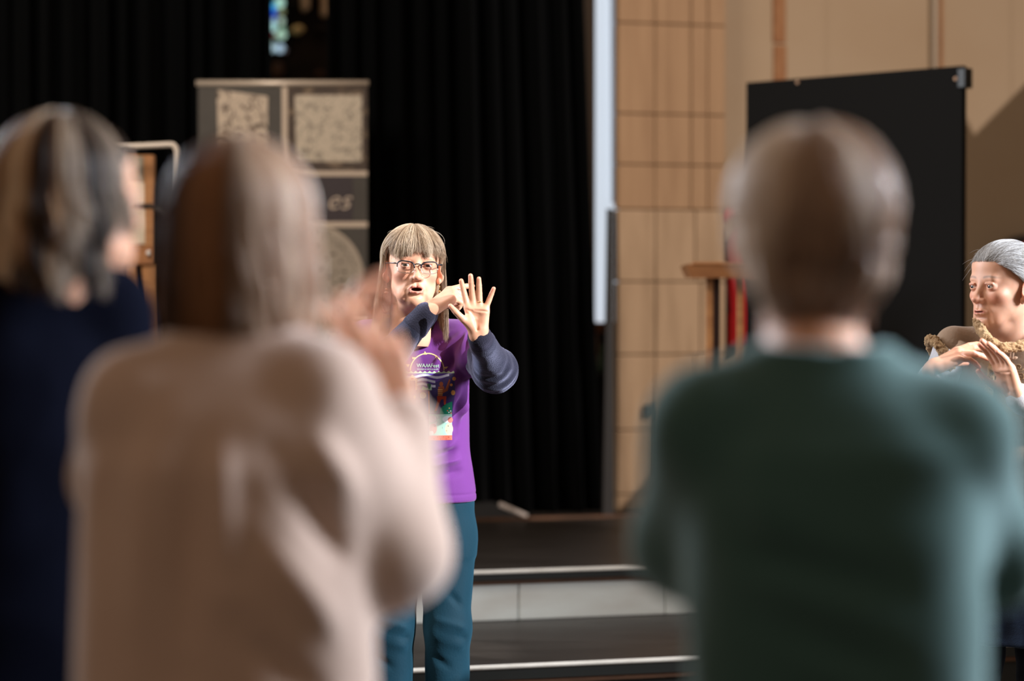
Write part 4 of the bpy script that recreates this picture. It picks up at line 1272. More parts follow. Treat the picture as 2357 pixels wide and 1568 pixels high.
for (w, e, r0) in ((wrL, elL, .0315), (wrR, elR, .0315)):
    ax = (e - w) / np.linalg.norm(e - w)
    cloth('cuff', [(cap(w + ax * .020, w + ax * .062, r0 + .001, r0 + .007), .004), (cap(w + ax * .018, w + ax * .028, r0 + .002, r0 + .002), .004)], M['navy_cuff'], wp, 0.0025, 0.004,
          lambda v, n: 0.0003 * np.sin(((v - w) @ ax) * 900), 1)
trs = [(loft([(0.68, -0.262, 7.035, .150, .105), (0.78, -0.262, 7.035, .152, .115), (0.90, -0.260, 7.035, .146, .110)]), .02),
       (cap((-0.338, 7.03, 0.74), (-0.352, 6.995, 0.47), .086, .064), .02), (cap((-0.352, 6.995, 0.47), (-0.355, 7.04, 0.06), .064, .060), .03),
       (cap((-0.190, 7.03, 0.74), (-0.186, 6.995, 0.47), .086, .065), .02), (cap((-0.186, 6.995, 0.47), (-0.188, 7.04, 0.06), .065, .060), .03)]
def trs_post(v, n):
    d = folds(31, 0.005, 9, (1, 1, .7))(v, n)
    for kx in (-0.352, -0.186):
        for (a, b, w, am) in [((kx + .06, 6.94, .47), (kx - .03, 6.93, .50), .010, .010), ((kx + .065, 6.95, .44), (kx - .02, 6.93, .47), .010, -.010), ((kx + .06, 6.95, .41), (kx - .05, 6.94, .46), .012, .008), ((kx + .05, 6.94, .53), (kx, 6.93, .58), .012, -.008),
                              ((kx - .055, 6.95, .40), (kx + .02, 6.93, .35), .012, -.008), ((kx + .05, 6.95, .34), (kx - .01, 6.93, .25), .013, .008), ((kx + .05, 6.94, .64), (kx + .055, 6.94, .84), .012, .007), ((kx - .01, 6.93, .60), (kx + .02, 6.93, .80), .014, -.006)]:
            d += ridge(v, a, b, w, am)
    return d
cloth('trousers', trs, M['teal_velvet'], wp, 0.0045, 0.025, trs_post, 2)
shoe(wp, -0.355, 7.02, R(-8), M['shoe']); shoe(wp, -0.187, 7.02, R(8), M['shoe'])

# printed design on the T-shirt: a fine sheet that follows the cloth
dg = bpy.context.evaluated_depsgraph_get()
tb = BVHTree.FromObject(tee_o, dg)
tb_off = world_of(tee_o)
def on_tee(X, Z, off):
    h = tb.ray_cast(Vector((X, 6.5, Z)) - tb_off, Vector((0, 1, 0)))
    if h[0] is None: return None
    return h[0] + tb_off + Vector((0, -off, 0))
PRD = 6.90
gx = np.arange(917, 1053, 0.62); gy = np.arange(805, 1018, 0.62)
GX, GY = np.meshgrid(gx, gy, indexing='ij')
img = np.zeros(GX.shape + (3,)); msk = np.zeros(GX.shape, bool)
def paint(m, c):
    img[m] = np.array(lin(c)) * 0.72; msk[m] = True
def inpoly(poly):
    r = np.zeros(GX.shape, bool); n = len(poly)
    for i in range(n):
        x0, y0 = poly[i]; x1, y1 = poly[(i + 1) % n]
        if y0 == y1: continue
        cnd = (y0 > GY) != (y1 > GY)
        r ^= cnd & (GX < (x1 - x0) * (GY - y0) / (y1 - y0) + x0)
    return r
rect = lambda a, b, c, d: (GX >= a) & (GX <= c) & (GY >= b) & (GY <= d)
disc = lambda a, b, r, r2=None: ((GX - a) / r) ** 2 + ((GY - b) / (r2 or r)) ** 2 <= 1
rr = np.hypot(GX - 983, (GY - 853))
paint((rr < 40.5) & (rr > 37.2) & (GY < 853), (250, 225, 170))
for t in [((973, 817), (983, 817), (977, 808)), ((947, 822), (956, 823), (949, 829)), ((932, 838), (943, 839), (939, 847)), ((1000, 822), (1003, 821), (1008, 830)), ((1021, 845), (1033, 844), (1026, 851))]:
    paint(inpoly(t), (246, 218, 150))
paint(rect(921, 857, 1046, 898), (86, 60, 160))
paint(inpoly([(986, 890), (1046, 857), (1048, 905), (1040, 955), (986, 955)]), (58, 46, 108))
zig = 853 + 4.5 * np.abs(((GX - 919) / 5.4) % 2 - 1) * 1.0
paint((GY > zig) & (GY < 859) & (GX > 919) & (GX < 1046), (186, 214, 180))
for k, (x0, x1, y0) in enumerate([(932, 1034, 866), (932, 1002, 876), (936, 1003, 886)]):
    w = y0 + 2.8 * np.sin((GX - 932) / 9.5 + k * .3)
    paint((np.abs(GY - w) < 2.7) & (GX > x0) & (GX < x1), (206, 214, 250))
paint(rect(921, 857, 930.5, 898), (226, 92, 80))
for y in range(862, 896, 6): paint(rect(924, y, 927.5, y + 3), (244, 190, 160))
paint(inpoly([(936, 874), (949, 862), (962, 874)]), (240, 216, 180)); paint(rect(938, 874, 961, 898), (238, 214, 178)); paint(rect(931, 888, 938, 898), (226, 196, 140))
paint(rect(942.5, 876, 956.5, 897), (104, 62, 130)); paint(rect(946, 870, 952, 873), (226, 92, 80))
for y in range(876, 898, 4): paint(rect(938, y, 940.5, y + 2), (176, 142, 110)); paint(rect(959, y, 961, y + 2), (176, 142, 110))
paint(inpoly([(970, 898), (974, 888), (982, 893), (994, 890), (994, 898)]), (170, 214, 196))
for a in (-2, -1, 0, 1, 2): paint(((GX - 988 - a * 2.0 * (898 - GY) / 14) / 1.3) ** 2 + ((GY - 889) / (8 - abs(a))) ** 2 <= 1, (60, 122, 104))
paint(disc(974, 910, 7.8), (222, 200, 176)); paint(disc(954, 914, 3, 4.5), (230, 190, 120)); paint(disc(936, 908, 2), (210, 140, 100))
paint(rect(986, 900, 988.4, 952), (222, 104, 70))
paint(disc(1045.5, 872, 4.5), (226, 160, 92)) ; paint(disc(1039, 886, 3.2), (230, 160, 92)); paint(disc(1043, 904, 4.6, 5.8), (232, 166, 92))
# dancing figure
brown = (150, 78, 50)
paint(disc(1016, 884, 4.5, 5.5), brown); paint(inpoly([(1009, 890), (1022, 889), (1024, 898), (1034, 873), (1037, 874), (1031, 899), (1020, 905), (1018, 912), (1008, 912)]), brown)
for y in range(896, 912, 4): paint(rect(1008, y, 1019, y + 1.6), (206, 166, 110))
paint(inpoly([(1006, 912), (1028, 912), (1026, 932), (1022, 932), (1021, 918), (1015, 920), (1005, 946), (1000, 946), (1007, 922)]), (186, 66, 48))
paint(inpoly([(1020, 932), (1026, 932), (1029, 938), (1021, 937)]), (40, 30, 40)); paint(inpoly([(999, 946), (1005, 946), (1003, 952), (998, 951)]), (40, 30, 40))
paint(inpoly([(1012, 954), (1014, 940), (1026, 930), (1041, 924), (1040, 954)]), (22, 128, 98))
for (x, y, c) in ((1034, 940, (240, 200, 130)), (1030, 946, (220, 110, 70)), (1037, 947, (235, 240, 240)), (1033, 950, (235, 240, 240)), (1038, 952, (240, 150, 130))): paint(disc(x, y, 1.6), c)
paint(rect(986, 954, 1040, 1004), (166, 218, 202))
paint(disc(995, 965, 9, 8), (226, 226, 238)); paint(disc(1029, 966, 11, 8), (232, 236, 240)); paint(inpoly([(986, 980), (1006, 970), (1003, 984), (986, 992)]), (244, 240, 244))
paint(disc(996, 988, 9, 12), (214, 142, 130)); paint(disc(1033, 989, 9, 14), (246, 220, 178)); paint(disc(1036, 968, 6, 7), (224, 130, 120)); paint(disc(992, 998, 5), (244, 240, 240))
paint(disc(1000, 982, 1.2), (50, 60, 90)); paint(disc(1031, 982, 1.2), (60, 60, 90)); paint(disc(1027, 993, 1.6), (240, 150, 130)); paint(rect(1017, 984, 1018, 988), (60, 90, 90)); paint(rect(1005, 960, 1006.2, 966), (60, 100, 90)); paint(rect(1009, 959, 1010.2, 965), (60, 100, 90))
paint(rect(985, 1003.5, 1040, 1015), (236, 98, 74))
for (x, y) in ((990, 1007), (998, 1011), (1006, 1007), (1013, 1012), (1020, 1007), (1026, 1012), (1032, 1008), (1036, 1012)): paint(disc(x, y, 1.2), (90, 30, 40))
idx = np.full(GX.shape, -1); pv, pc = [], []
for i in range(GX.shape[0]):
    X = (gx[i] - W_ / 2) / FPX * PRD
    for j in range(GX.shape[1]):
        if not msk[max(i - 1, 0):i + 2, max(j - 1, 0):j + 2].any(): continue
        h = on_tee(X, Zat(gy[j], PRD), 0.0016)
        if h is None: continue
        idx[i, j] = len(pv); pv.append(tuple(h)); pc.append(img[i, j])
pf = []
for i in range(GX.shape[0] - 1):
    for j in range(GX.shape[1] - 1):
        if msk[i, j] and msk[i + 1, j] and msk[i + 1, j + 1] and msk[i, j + 1]:
            t = (idx[i, j], idx[i + 1, j], idx[i + 1, j + 1], idx[i, j + 1])
            if min(t) >= 0: pf.append(t)
M['print'] = mat('shirt_print', (1, 1, 1), 0.5, 0.3, attr=True)
pr = mesh_obj('print', pv, np.array(pf, np.int32), M['print'], tee_o, True, np.array(pc), label='colourful seaside festival print')
def shirt_text(body, cx, cy, width, weight, m, nm):
    tv, tfc = text_mesh(body.replace('M', 'W'), 0.02, 0, weight)
    # the M is a turned-over W: find the letters as islands, left to right
    par = list(range(len(tv)))
    def root(a):
        while par[a] != a: a = par[a]
        return a
    for f_ in tfc:
        for k_ in f_[1:]: par[root(k_)] = root(f_[0])
    isl = {}
    for a in range(len(tv)): isl.setdefault(root(a), []).append(a)
    order = sorted((g for g in isl.values() if len(g) > 2), key=lambda g: sum(tv[a][0] for a in g) / len(g))
    tv = list(tv)
    for g, ch in zip(order, [c_ for c_ in body if c_ != ' ']):
        if ch == 'M':
            ym = max(tv[a][1] for a in g) + min(tv[a][1] for a in g)
            for a in g: tv[a] = (tv[a][0], ym - tv[a][1], 0)
    xs = [p[0] for p in tv]; w = max(xs) - min(xs)
    sc = width / FPX * PRD / w
    vs = []
    for x, y, z in tv:
        X = (cx - W_ / 2) / FPX * PRD + x * sc; Zz = Zat(cy, PRD) + y * sc
        vs.append(on_tee(X, Zz, 0.0024))
    return mesh_obj(nm, [tuple(a) for a in vs], tfc, m, tee_o, False)
M['mint_ink'] = mat('mint_ink', lin((160, 190, 174)), 0.6, 0.2)
shirt_text('WAMFest', 985, 842, 53, 0.00025, M['mint_ink'], 'lettering')
shirt_text('WOMEN IN ARTS & MUSIC', 985, 850.2, 50, 0.0002, M['mint_ink'], 'lettering')

# ring, earrings, glasses
M['silver'] = mat('silver', (0.75, 0.72, 0.68), 0.22, 0.5, metal=1.0)
M['gold'] = mat('gold', (0.72, 0.48, 0.20), 0.25, 0.5, metal=1.0)
M['glasses_dark'] = mat('dark_blue_frame', (0.010, 0.014, 0.022), 0.3, 0.5, metal=0.3)
def ring_at(c, ax, r, tube, m, nm, stone=False):
    c, ax = Vector(c), Vector(ax).normalized(); e1 = ax.orthogonal().normalized(); e2 = ax.cross(e1)
    mb = MB().tube([c + (e1 * math.cos(a) + e2 * math.sin(a)) * r for a in np.linspace(0, 2 * math.pi, 21)[:-1]], tube, 8, True)
    return mb.build(nm, m, wp, True)
Fl = Vector((-0.075, -0.02, 1)).normalized()
ring_at(lpt(0.101, -0.0125, 0), lpt(1, 0, 0) - lpt(0, 0, 0), 0.0092, 0.0012, M['gold'], 'ring', )
mr = rpt(0.092, 0.009, 0)
ddm = V3(rpt(math.cos(R(58)), 0, math.sin(R(58)))) - V3(rpt(0, 0, 0))
rg = Vector(mr) + Vector(ddm) * 0.020
ring_at(rg, ddm, 0.0096, 0.0016, M['silver'], 'ring')
back = -(Vector(V3(rpt(-math.sin(R(58)), 0, math.cos(R(58)))) - V3(rpt(0, 0, 0)))).normalized()
mb = MB()
for k in range(5):
    a = k * 1.256
    mb.sphere(rg + back * 0.0115 + Vector((math.cos(a), 0, math.sin(a))) * 0.0042, 0.0026, 10)
mb.sphere(rg + back * 0.013, 0.003, 10)
mb.build('ring_setting', M['silver'], wp, True)
for s in (-1, 1):
    ctr = HP @ Vector((s * 0.0765, 0.000, -0.048))
    e = MB().tube([ctr, ctr + Vector((0, -0.003, -0.016))], 0.0008, 6); e.sphere(ctr + Vector((0, -0.003, -0.021)), 0.0038, 10); e.sphere(ctr + Vector((0, -0.003, -0.030)), 0.0052, 10, (1.3, 1, .7))
    e.build('earring', M['gold'] if s > 0 else mat('coral_bead', (0.55, 0.28, 0.2), 0.3, 0.5), wp, True)
gl = empty('glasses', HP @ Vector((0, -0.1, 0))); gl.parent = wp; gl.location = (HP @ Vector((0, -0.1, 0))) - Vector(wp.location)
def lens_ring(s, n=44):
    o = []
    for a in np.linspace(0, 2 * math.pi, n + 1)[:-1]:
        ca, sa = math.cos(a), math.sin(a)
        x = 0.0240 * np.sign(ca) * abs(ca) ** 0.62; z = 0.0168 * np.sign(sa) * abs(sa) ** 0.70
        z += 0.002 * (x / 0.024) * (1 if z > 0 else 0.2)
        o.append(Vector((s * (0.0335 + x), -0.1015 + 0.006 * ((0.0335 + x) / 0.06) ** 2 * 1.2, -0.0085 + z)))
    return o
gh = MB(); gs = MB(); gg = []
for s in (-1, 1):
    ringp = lens_ring(s)
    n = len(ringp)
    top = [HP @ p for p in ringp[0:n // 2 + 1]]
    bot = [HP @ p for p in ringp[n // 2:] + [ringp[0]]]
    gh.tube(top, 0.0019, 8); gs.tube(bot, 0.00085, 8)
    hinge = Vector((s * 0.0665, -0.091, 0.002))
    gh.tube([HP @ ringp[2], HP @ (hinge + Vector((-s * 0.004, -0.002, 0))), HP @ hinge, HP @ Vector((s * 0.0755, -0.05, 0.004)), HP @ Vector((s * 0.080, 0.0, 0.006)), HP @ Vector((s * 0.081, 0.02, -0.006))], [0.0016, 0.0019, 0.0022, 0.0016, 0.0015, 0.0013], 8)
    gs.tube([HP @ (ringp[n // 2] + Vector((0, 0.001, -0.004))), HP @ Vector((s * 0.0085, -0.096, -0.012)), HP @ Vector((s * 0.0095, -0.094, -0.017))], 0.0008, 6)
    gg.append([HP @ p for p in ringp])
gh.tube([HP @ p for p in (Vector((-0.0100, -0.1013, -0.001)), Vector((-0.004, -0.1035, 0.0012)), Vector((0.004, -0.1035, 0.0012)), Vector((0.0100, -0.1013, -0.001)))], 0.0016, 8)
gh.build('upper_frame', M['glasses_dark'], gl, True)
gs.build('lower_rim', M['silver'], gl, True, label='thin silver lower rim')
lm = bpy.data.materials.new('clear_lens'); lm.use_nodes = True
nt = lm.node_tree; nt.nodes.remove(nt.nodes['Principled BSDF'])
t1 = nt.nodes.new('ShaderNodeBsdfTransparent'); t1.inputs[0].default_value = (0.93, 0.94, 0.95, 1); g1 = nt.nodes.new('ShaderNodeBsdfGlossy'); g1.inputs['Roughness'].default_value = 0.02
fr = nt.nodes.new('ShaderNodeFresnel'); fr.inputs[0].default_value = 1.3
mxs = nt.nodes.new('ShaderNodeMixShader'); nt.links.new(fr.outputs[0], mxs.inputs[0]); nt.links.new(t1.outputs[0], mxs.inputs[1]); nt.links.new(g1.outputs[0], mxs.inputs[2]); nt.links.new(mxs.outputs[0], nt.nodes['Material Output'].inputs[0])
for pts in gg:
    MB().prism(pts, HP.to_3x3() @ Vector((0, 0.0012, 0))).build('lens', lm, gl)

# hair: ash blonde, fringe, long to the shoulders
pal_ash = [(0.17, 0.11, 0.07), (0.30, 0.21, 0.14), (0.43, 0.33, 0.235), (0.55, 0.46, 0.36)]
f = Field((-0.12, -0.12, -0.20), (0.12, 0.14, 0.14), 0.003)
f.add(ell((0, 0.020, 0.032), (0.084, 0.106, 0.083)), 0.01)
f.add(loft([(-0.135, 0, 0.050, .085, .040), (-0.10, 0, 0.045, .090, .055), (-0.02, 0, 0.035, .086, .070), (0.03, 0, 0.03, .080, .08)]), 0.02)
f.add(rbox((0, -0.105, -0.083), (0.080, 0.115, 0.130), 0.02), 0.01, 's')
f.add(cap((0, 0.02, -0.03), (0, 0.04, -0.25), 0.060, 0.064), 0.01, 's')
v, q, n = f.mesh(); v = smooth_mesh(v, q, 2)
an = np.arctan2(v[:, 0], -v[:, 1] + 0.02)
v = v + n * (0.0022 * np.sin(an * 34 + 2 * vnoise(v * 12, 3)))[:, None]
hb = mesh_obj('hair', tf(HP, v), q, M['hair'], wp, True, streaks(an, pal_ash, 3, 7) * 0.72)
def to_world(HM, p): return tf(HM, p.reshape(-1, 3)).reshape(p.shape)
n1 = 2900
th = rng.uniform(-R(50), R(50), n1)
ph0 = rng.uniform(R(4), R(45), n1)
phe = R(97) + R(8) * vnoise(np.stack([th * 9, th * 0, th * 0], 1), 2) - R(7) * rng.exponential(.9, n1) + np.abs(th) ** 2 * 0.10
p1 = hair_drop(n1, th, ph0, (0, 0.014, 0.033), (0.083, 0.109, 0.084), phe, np.full(n1, 0.2), 14, th_end=th * 1.18 + 0.06, layer=(0.985, 1.045), seed=5)
p1 += rng.normal(0, .0024, (n1, 1, 3)) * (np.linspace(0, 1, 14)[None, :, None] ** 1.5) * np.array((1.6, .6, .6))
p1[:, :, 0] += (np.linspace(0, 1, 14)[None, :] ** 2) * 0.007 * np.sin(th * 11)[:, None]
n1b = 2600      # the sides of the fringe sweep back over the ears
sg = rng.choice([-1, 1], n1b)
th0 = rng.uniform(R(42), R(84), n1b)
p1b = hair_drop(n1b, sg * th0, rng.uniform(R(6), R(50), n1b), (0, 0.016, 0.033), (0.085, 0.107, 0.084), R(100) + R(6) * rng.normal(0, 1, n1b), -0.11 - 0.07 * rng.random(n1b), 18,
                th_end=sg * (R(92) + (th0 - R(42)) * .55 + R(6) * rng.random(n1b)), flare=0.012, wave=.003, wl=.16, layer=(0.985, 1.05), seed=7)
p1b[:, :, 1] += 0.016 * np.clip((-p1b[:, :, 2] - 0.0) / 0.12, 0, 1)
n2 = 9500
th = rng.choice([-1, 1], n2) * rng.uniform(R(80), R(180), n2)
ph0 = rng.uniform(R(3), R(60), n2)
phd = R(98) + R(5) * rng.normal(0, 1, n2)
ze = -0.165 - 0.03 * rng.random(n2) - 0.02 * (np.abs(th) < R(110))
p2 = hair_drop(n2, th, ph0, (0, 0.020, 0.033), (0.086, 0.104, 0.085), phd, ze, 18, flare=0.010, wave=0.004, wl=0.16, layer=(0.98, 1.07), seed=6)
sh_ = np.clip((-p2[:, :, 2] - 0.02) / 0.15, 0, 1)
p2[:, :, 1] = p2[:, :, 1] + 0.012 * sh_
p2[:, :, 0] += 0.006 * sh_ * np.sign(np.sin(th))[:, None]
for nm, p, thx in (('hair_strands', p1, None), ('hair_strands', p1b, None), ('hair_strands', p2, None)):
    tt = np.arctan2(p[:, -1, 0], -p[:, -1, 1])
    strands(nm, to_world(HP, p), streaks(tt, pal_ash, 4, 9), 0.00034, M['hair'], hb)
n3 = 44
th = rng.uniform(-math.pi, math.pi, n3); f0 = np.arccos(rng.uniform(.35, 1, n3)); tt3 = np.linspace(0, 1, 12)[None, :]
ln3 = rng.uniform(.3, .8, n3)[:, None]; phx = f0[:, None] + ln3 * tt3; thx = th[:, None] + rng.normal(0, .5, n3)[:, None] * tt3
lift = 1 + rng.uniform(.03, .16, n3)[:, None] * np.sin(tt3 * rng.uniform(1.2, 3.0, n3)[:, None])
p3 = V3((0, .018, .035)) + V3((.086, .107, .086)) * np.stack([np.sin(phx) * np.sin(thx), -np.sin(phx) * np.cos(thx), np.cos(phx)], -1) * lift[:, :, None]
strands('flyaway_hairs', to_world(HP, p3), np.tile(np.array((0.55, 0.48, 0.40)), (n3, 1)), 0.00022, M['hair'], hb)
# ================================================================= the woman in the sheepskin vest (right edge)
VD = 6.6
wv = empty('person', (1.375, 6.72, 0), 'grey-haired woman in a sheepskin vest at the right edge, fingertips touching', 'person')
HV = Mx(P(2306, 659, 6.60), R(-56), R(0), R(0))
hv, hq, hcx = head_mesh(0.0016, mouth=-0.7, brow=(0.24, 0.15, 0.11), sag=1.15, hairline=lambda x, y, z: np.maximum(z - 0.070, np.minimum(y - 0.012 + z * 0.6, z + 0.03)))
hv = tf(HV, hv)
wr1, wr2 = px_(2338, 908, 6.40), px_(2146, 846, 6.46)
el1, el2 = V3((1.60, 6.62, 1.00)), V3((1.13, 6.68, 1.02))
lv, lq, lc_, ltip, lpt = hand_mesh(wr1, (-0.40, 0.0, 0.92), (-0.80, -0.52, -0.25), -1, [(8, 10, 6), (12, 10, 8), (14, 12, 8), (16, 14, 10)], [3, 0, -3, -7], [(0.70, 0.50, 0.55), (0.85, 0.30, 0.42), (0.95, 0.1, 0.25)], 0.92, arm=el1 - wr1)
rv, rq, rc_, rtip, rpt = hand_mesh(wr2, (0.86, -0.05, 0.45), (0.45, 0.30, -0.85), 1, [(8, 12, 8), (14, 16, 8), (22, 22, 10), (30, 30, 12)], [5, 0, -4, -9], [(0.75, 0.45, 0.5), (0.85, 0.2, 0.5), (0.9, 0.0, 0.5)], 0.90, arm=el2 - wr2)
sh1, sh2 = V3((1.53, 6.705, 1.265)), V3((1.205, 6.645, 1.283))
nk = HV @ Vector((0, 0.036, -0.16))
core = body_core((0.95, 6.3, 0.02), (1.75, 7.0, 1.40), [cap((1.375, 6.675, 0.72), (1.375, 6.665, 1.05), 0.11, 0.11), cap((1.375, 6.665, 1.05), (1.375, 6.655, 1.20), 0.11, 0.06), cap((1.372, 6.655, 1.18), nk, 0.058, 0.056), cap(sh1, sh2, .04),
    cap(sh1, el1, .038, .034), cap(el1, wr1 + (el1 - wr1) * .2, .034, .022), cap(sh2, el2, .038, .034), cap(el2, wr2 + (el2 - wr2) * .2, .034, .022),
    cap((1.30, 6.685, .75), (1.29, 6.665, .45), .07, .048), cap((1.29, 6.665, .45), (1.29, 6.705, .06), .048, .034), cap((1.45, 6.685, .75), (1.46, 6.665, .45), .07, .048), cap((1.46, 6.665, .45), (1.46, 6.705, .06), .048, .034)])
v, q, c = join([(hv, hq, hcx), (lv, lq, lc_), (rv, rq, rc_), core])
mesh_obj('body', v, q, M['skin'], wv, True, c)
eyes(wv, HV, (0.05, 0.05, 0.05), look=(R(-8), R(2)))
M['suede'] = cmat('tan_suede', (0.27, 0.195, 0.14), 0.9, 0.3, (1, .9, .8), bump=0.3, bscale=120, var=0.5, dark=(0.20, 0.125, 0.08), scale=(10, 10, 10))
M['fleece'] = cmat('brown_sheepskin_trim', (0.22, 0.125, 0.060), 0.95, 0.3, (1, .85, .6), bump=1.0, bscale=260, var=0.8, dark=(0.36, 0.24, 0.13), scale=(110, 110, 110))
M['white_knit'] = cmat('white_knit', (0.50, 0.49, 0.53), 0.85, 0.3, bump=0.4, bscale=220)
M['denim'] = cmat('blue_denim', (0.020, 0.038, 0.085), 0.8, 0.25, (0.5, 0.7, 1), bump=0.4, bscale=300, var=0.6, dark=(0.008, 0.013, 0.030), scale=(5, 5, 40))
M['dark_denim'] = cmat('dark_leggings', (0.010, 0.014, 0.026), 0.85, 0.2, (.5, .7, 1))
YW = R(-32)
def vpost(v, n):
    return folds(41, 0.004, 8)(v, n)
vest = [(loft([(0.78, 1.375, 6.675, .175, .135), (0.9, 1.375, 6.675, .172, .135), (1.02, 1.375, 6.665, .172, .138), (1.12, 1.375, 6.660, .172, .13), (1.22, 1.375, 6.660, .160, .118), (1.285, 1.373, 6.655, .115, .100), (1.32, 1.372, 6.655, .080, .080)], yaw=YW), .01),
        (cap((1.33, 6.665, 1.285), sh2 + V3((0.01, 0, 0.01)), .05, .052), .04), (cap((1.42, 6.675, 1.28), sh1, .05, .052), .04)]
vo = cloth('vest', vest, M['suede'], wv, 0.004, 0.03, vpost, 2, subs=[(cap(nk, (1.372, 6.640, 1.235), .064, .056), .006)])
# sheepskin collar and armhole trim: rough rolls
def roll(name, pts, r, parent, seed):
    pr = [(cap(pts[i], pts[i + 1], r), .006) for i in range(len(pts) - 1)]
    return cloth(name, pr, M['fleece'], parent, 0.0026, 0.006, lambda v, n: 0.0036 * vnoise(v * 150, seed) + 0.0036 * vnoise(v * 300, seed + 1), 0)
cx, cy = 1.372, 6.722
vt_ = BVHTree.FromObject(vo, bpy.context.evaluated_depsgraph_get()); vt_off = world_of(vo)
def on_vest(px, py, off, dflt=6.6):
    o_ = Vector((0, 0, CAMZ)); d_ = (P(px, py, 6.0) - o_).normalized()
    h = vt_.ray_cast(o_ + d_ * 5 - vt_off, d_)
    if h[0] is None or h[3] > 2.6: return px_(px, py, dflt)
    return V3(h[0] + vt_off - d_ * off)
cp = [px_(2250, 738, 6.60), px_(2256, 756, 6.54), px_(2270, 778, 6.49), px_(2288, 793, 6.47), px_(2312, 801, 6.46), px_(2345, 797, 6.47), px_(2378, 786, 6.51), px_(2400, 764, 6.58)]
roll('collar_trim', cp, 0.0125, vo, 51)
roll('front_trim', [on_vest(x, y, .004) for x, y in ((2292, 812), (2284, 850), (2277, 900), (2272, 960), (2270, 1020), (2270, 1080))], 0.011, vo, 53)
axs = Vector((-0.86, -0.10, -0.50)).normalized(); e1 = axs.orthogonal().normalized(); e2 = axs.cross(e1)
rc_ = Vector(sh2) + axs * 0.034
roll('armhole_trim', [V3(rc_ + (e1 * math.cos(a) + e2 * math.sin(a)) * 0.050) for a in np.linspace(0, 2 * math.pi, 19)], 0.0125, vo, 52)
wood = M['tanjar']
tg = MB().tube([on_vest(2316, 825, .010), on_vest(2320, 826, .012), on_vest(2338, 824, .012), on_vest(2342, 823, .010)], [.002, .0048, .0048, .002], 10)
tg.build('toggle', wood, vo, True, label='wooden toggle')
MB().tube([on_vest(2328, 804, .006), on_vest(2326, 821, .017), on_vest(2331, 826, .019), on_vest(2335, 805, .006)], 0.0019, 6).build('toggle_loop', wood, vo, True)
emb = MB()
def swirl(cx_, cy_, r, turns, ph):
    return [on_vest(cx_ + r * (1 - t) * math.cos(ph + t * turns * 6.283), cy_ + r * (1 - t) * math.sin(ph + t * turns * 6.283), .0005) for t in np.linspace(0, .92, 26)]
for a in ((2345, 846, 11, 1.6, 0.3), (2330, 856, 6, 1.4, 2.0), (2350, 868, 9, 1.5, 4.0)):
    emb.tube(swirl(*a), 0.0014, 6)
emb.build('embroidery', M['fleece'], vo, True)
sl = [(cap(sh1, el1, .046, .052), .02), (cap(el1, wr1 + (el1 - wr1) * .14, .052, .036), .03), (cap(sh2, el2, .046, .050), .02), (cap(el2, wr2 + (el2 - wr2) * .14, .050, .036), .03)]
cloth('sleeves', sl, M['white_knit'], wv, 0.004, 0.02, folds(61, .005, 14), 1, label='white knitted sleeves')
ax1 = (el1 - wr1) / np.linalg.norm(el1 - wr1)
cloth('cuff', [(cap(wr1 + ax1 * .018, wr1 + ax1 * .045, .037, .040), .003)], M['white_knit'], wv, 0.0026, 0.003, None, 1)
den = [(loft([(0.475, 1.375, 6.685, .182, .135), (0.49, 1.375, 6.685, .182, .135), (0.60, 1.375, 6.685, .178, .135), (0.72, 1.375, 6.680, .182, .140), (0.80, 1.375, 6.675, .176, .136)], yaw=YW,
             disp=lambda a, z: .006 * np.sin(a * 9 + 3 * z) + .0035 * np.sin(z * 260) * (z > .66)), .01)]
cloth('denim_tunic', den, M['denim'], wv, 0.004, 0.02, folds(63, .006, 12), 1)
fr_ = MB()
r3 = random.Random(8)
for k in range(26):
    p = px_(2282 + r3.uniform(-5, 3), 1360 + r3.uniform(-10, 10), 6.60); L_ = r3.uniform(.02, .06)
    fr_.tube([p, p + V3((r3.uniform(-.006, .002), 0, -L_ * .5)), p + V3((r3.uniform(-.012, .0), 0, -L_))], .0009, 5)
fo = fr_.build('frayed_threads', M['white_knit'], wv, True); fo['kind'] = 'stuff'
leg = [(cap((1.30, 6.685, .62), (1.29, 6.665, .45), .080, .066), .02), (cap((1.29, 6.665, .45), (1.29, 6.705, .05), .066, .050), .02), (cap((1.45, 6.685, .62), (1.46, 6.665, .45), .080, .066), .02), (cap((1.46, 6.665, .45), (1.46, 6.705, .05), .066, .050), .02)]
cloth('leggings', leg, M['dark_denim'], wv, 0.006, 0.02, folds(64, .004, 12), 1)
shoe(wv, 1.29, 6.685, R(-35), M['shoe']); shoe(wv, 1.46, 6.685, R(-30), M['shoe'])
# grey hair drawn back
pal_grey = [(0.16, 0.14, 0.125), (0.30, 0.285, 0.275), (0.46, 0.455, 0.46), (0.62, 0.62, 0.64)]
f = Field((-0.11, -0.12, -0.12), (0.11, 0.17, 0.14), 0.003)
f.add(ell((0, 0.028, 0.040), (0.079, 0.094, 0.082)), 0.01)
f.add(rbox((0, -0.115, -0.02), (0.12, 0.09, 0.082), 0.02), 0.02, 's')
f.add(rbox((0, -0.03, -0.085), (0.12, 0.10, 0.075), 0.02), 0.02, 's')
v, q, n = f.mesh(); v = smooth_mesh(v, q, 2)
an = np.arctan2(v[:, 0], v[:, 2])
v = v + n * (0.0006 * np.sin(an * 40 + 2 * vnoise(v * 10, 3)))[:, None]
hb = mesh_obj('hair', tf(HV, v), q, M['hair'], wv, True, streaks(an, pal_grey, 8, 8) * .75)
n1 = 10500
t0 = rng.uniform(-1, 1, n1)            # along the hairline from ear to ear
az = t0 * R(112)
ph = np.interp(np.abs(t0), [0, .28, .48, .72, 1], [R(70), R(72), R(85), R(104), R(113)]) + rng.uniform(-.9, .03, n1) * R(22)
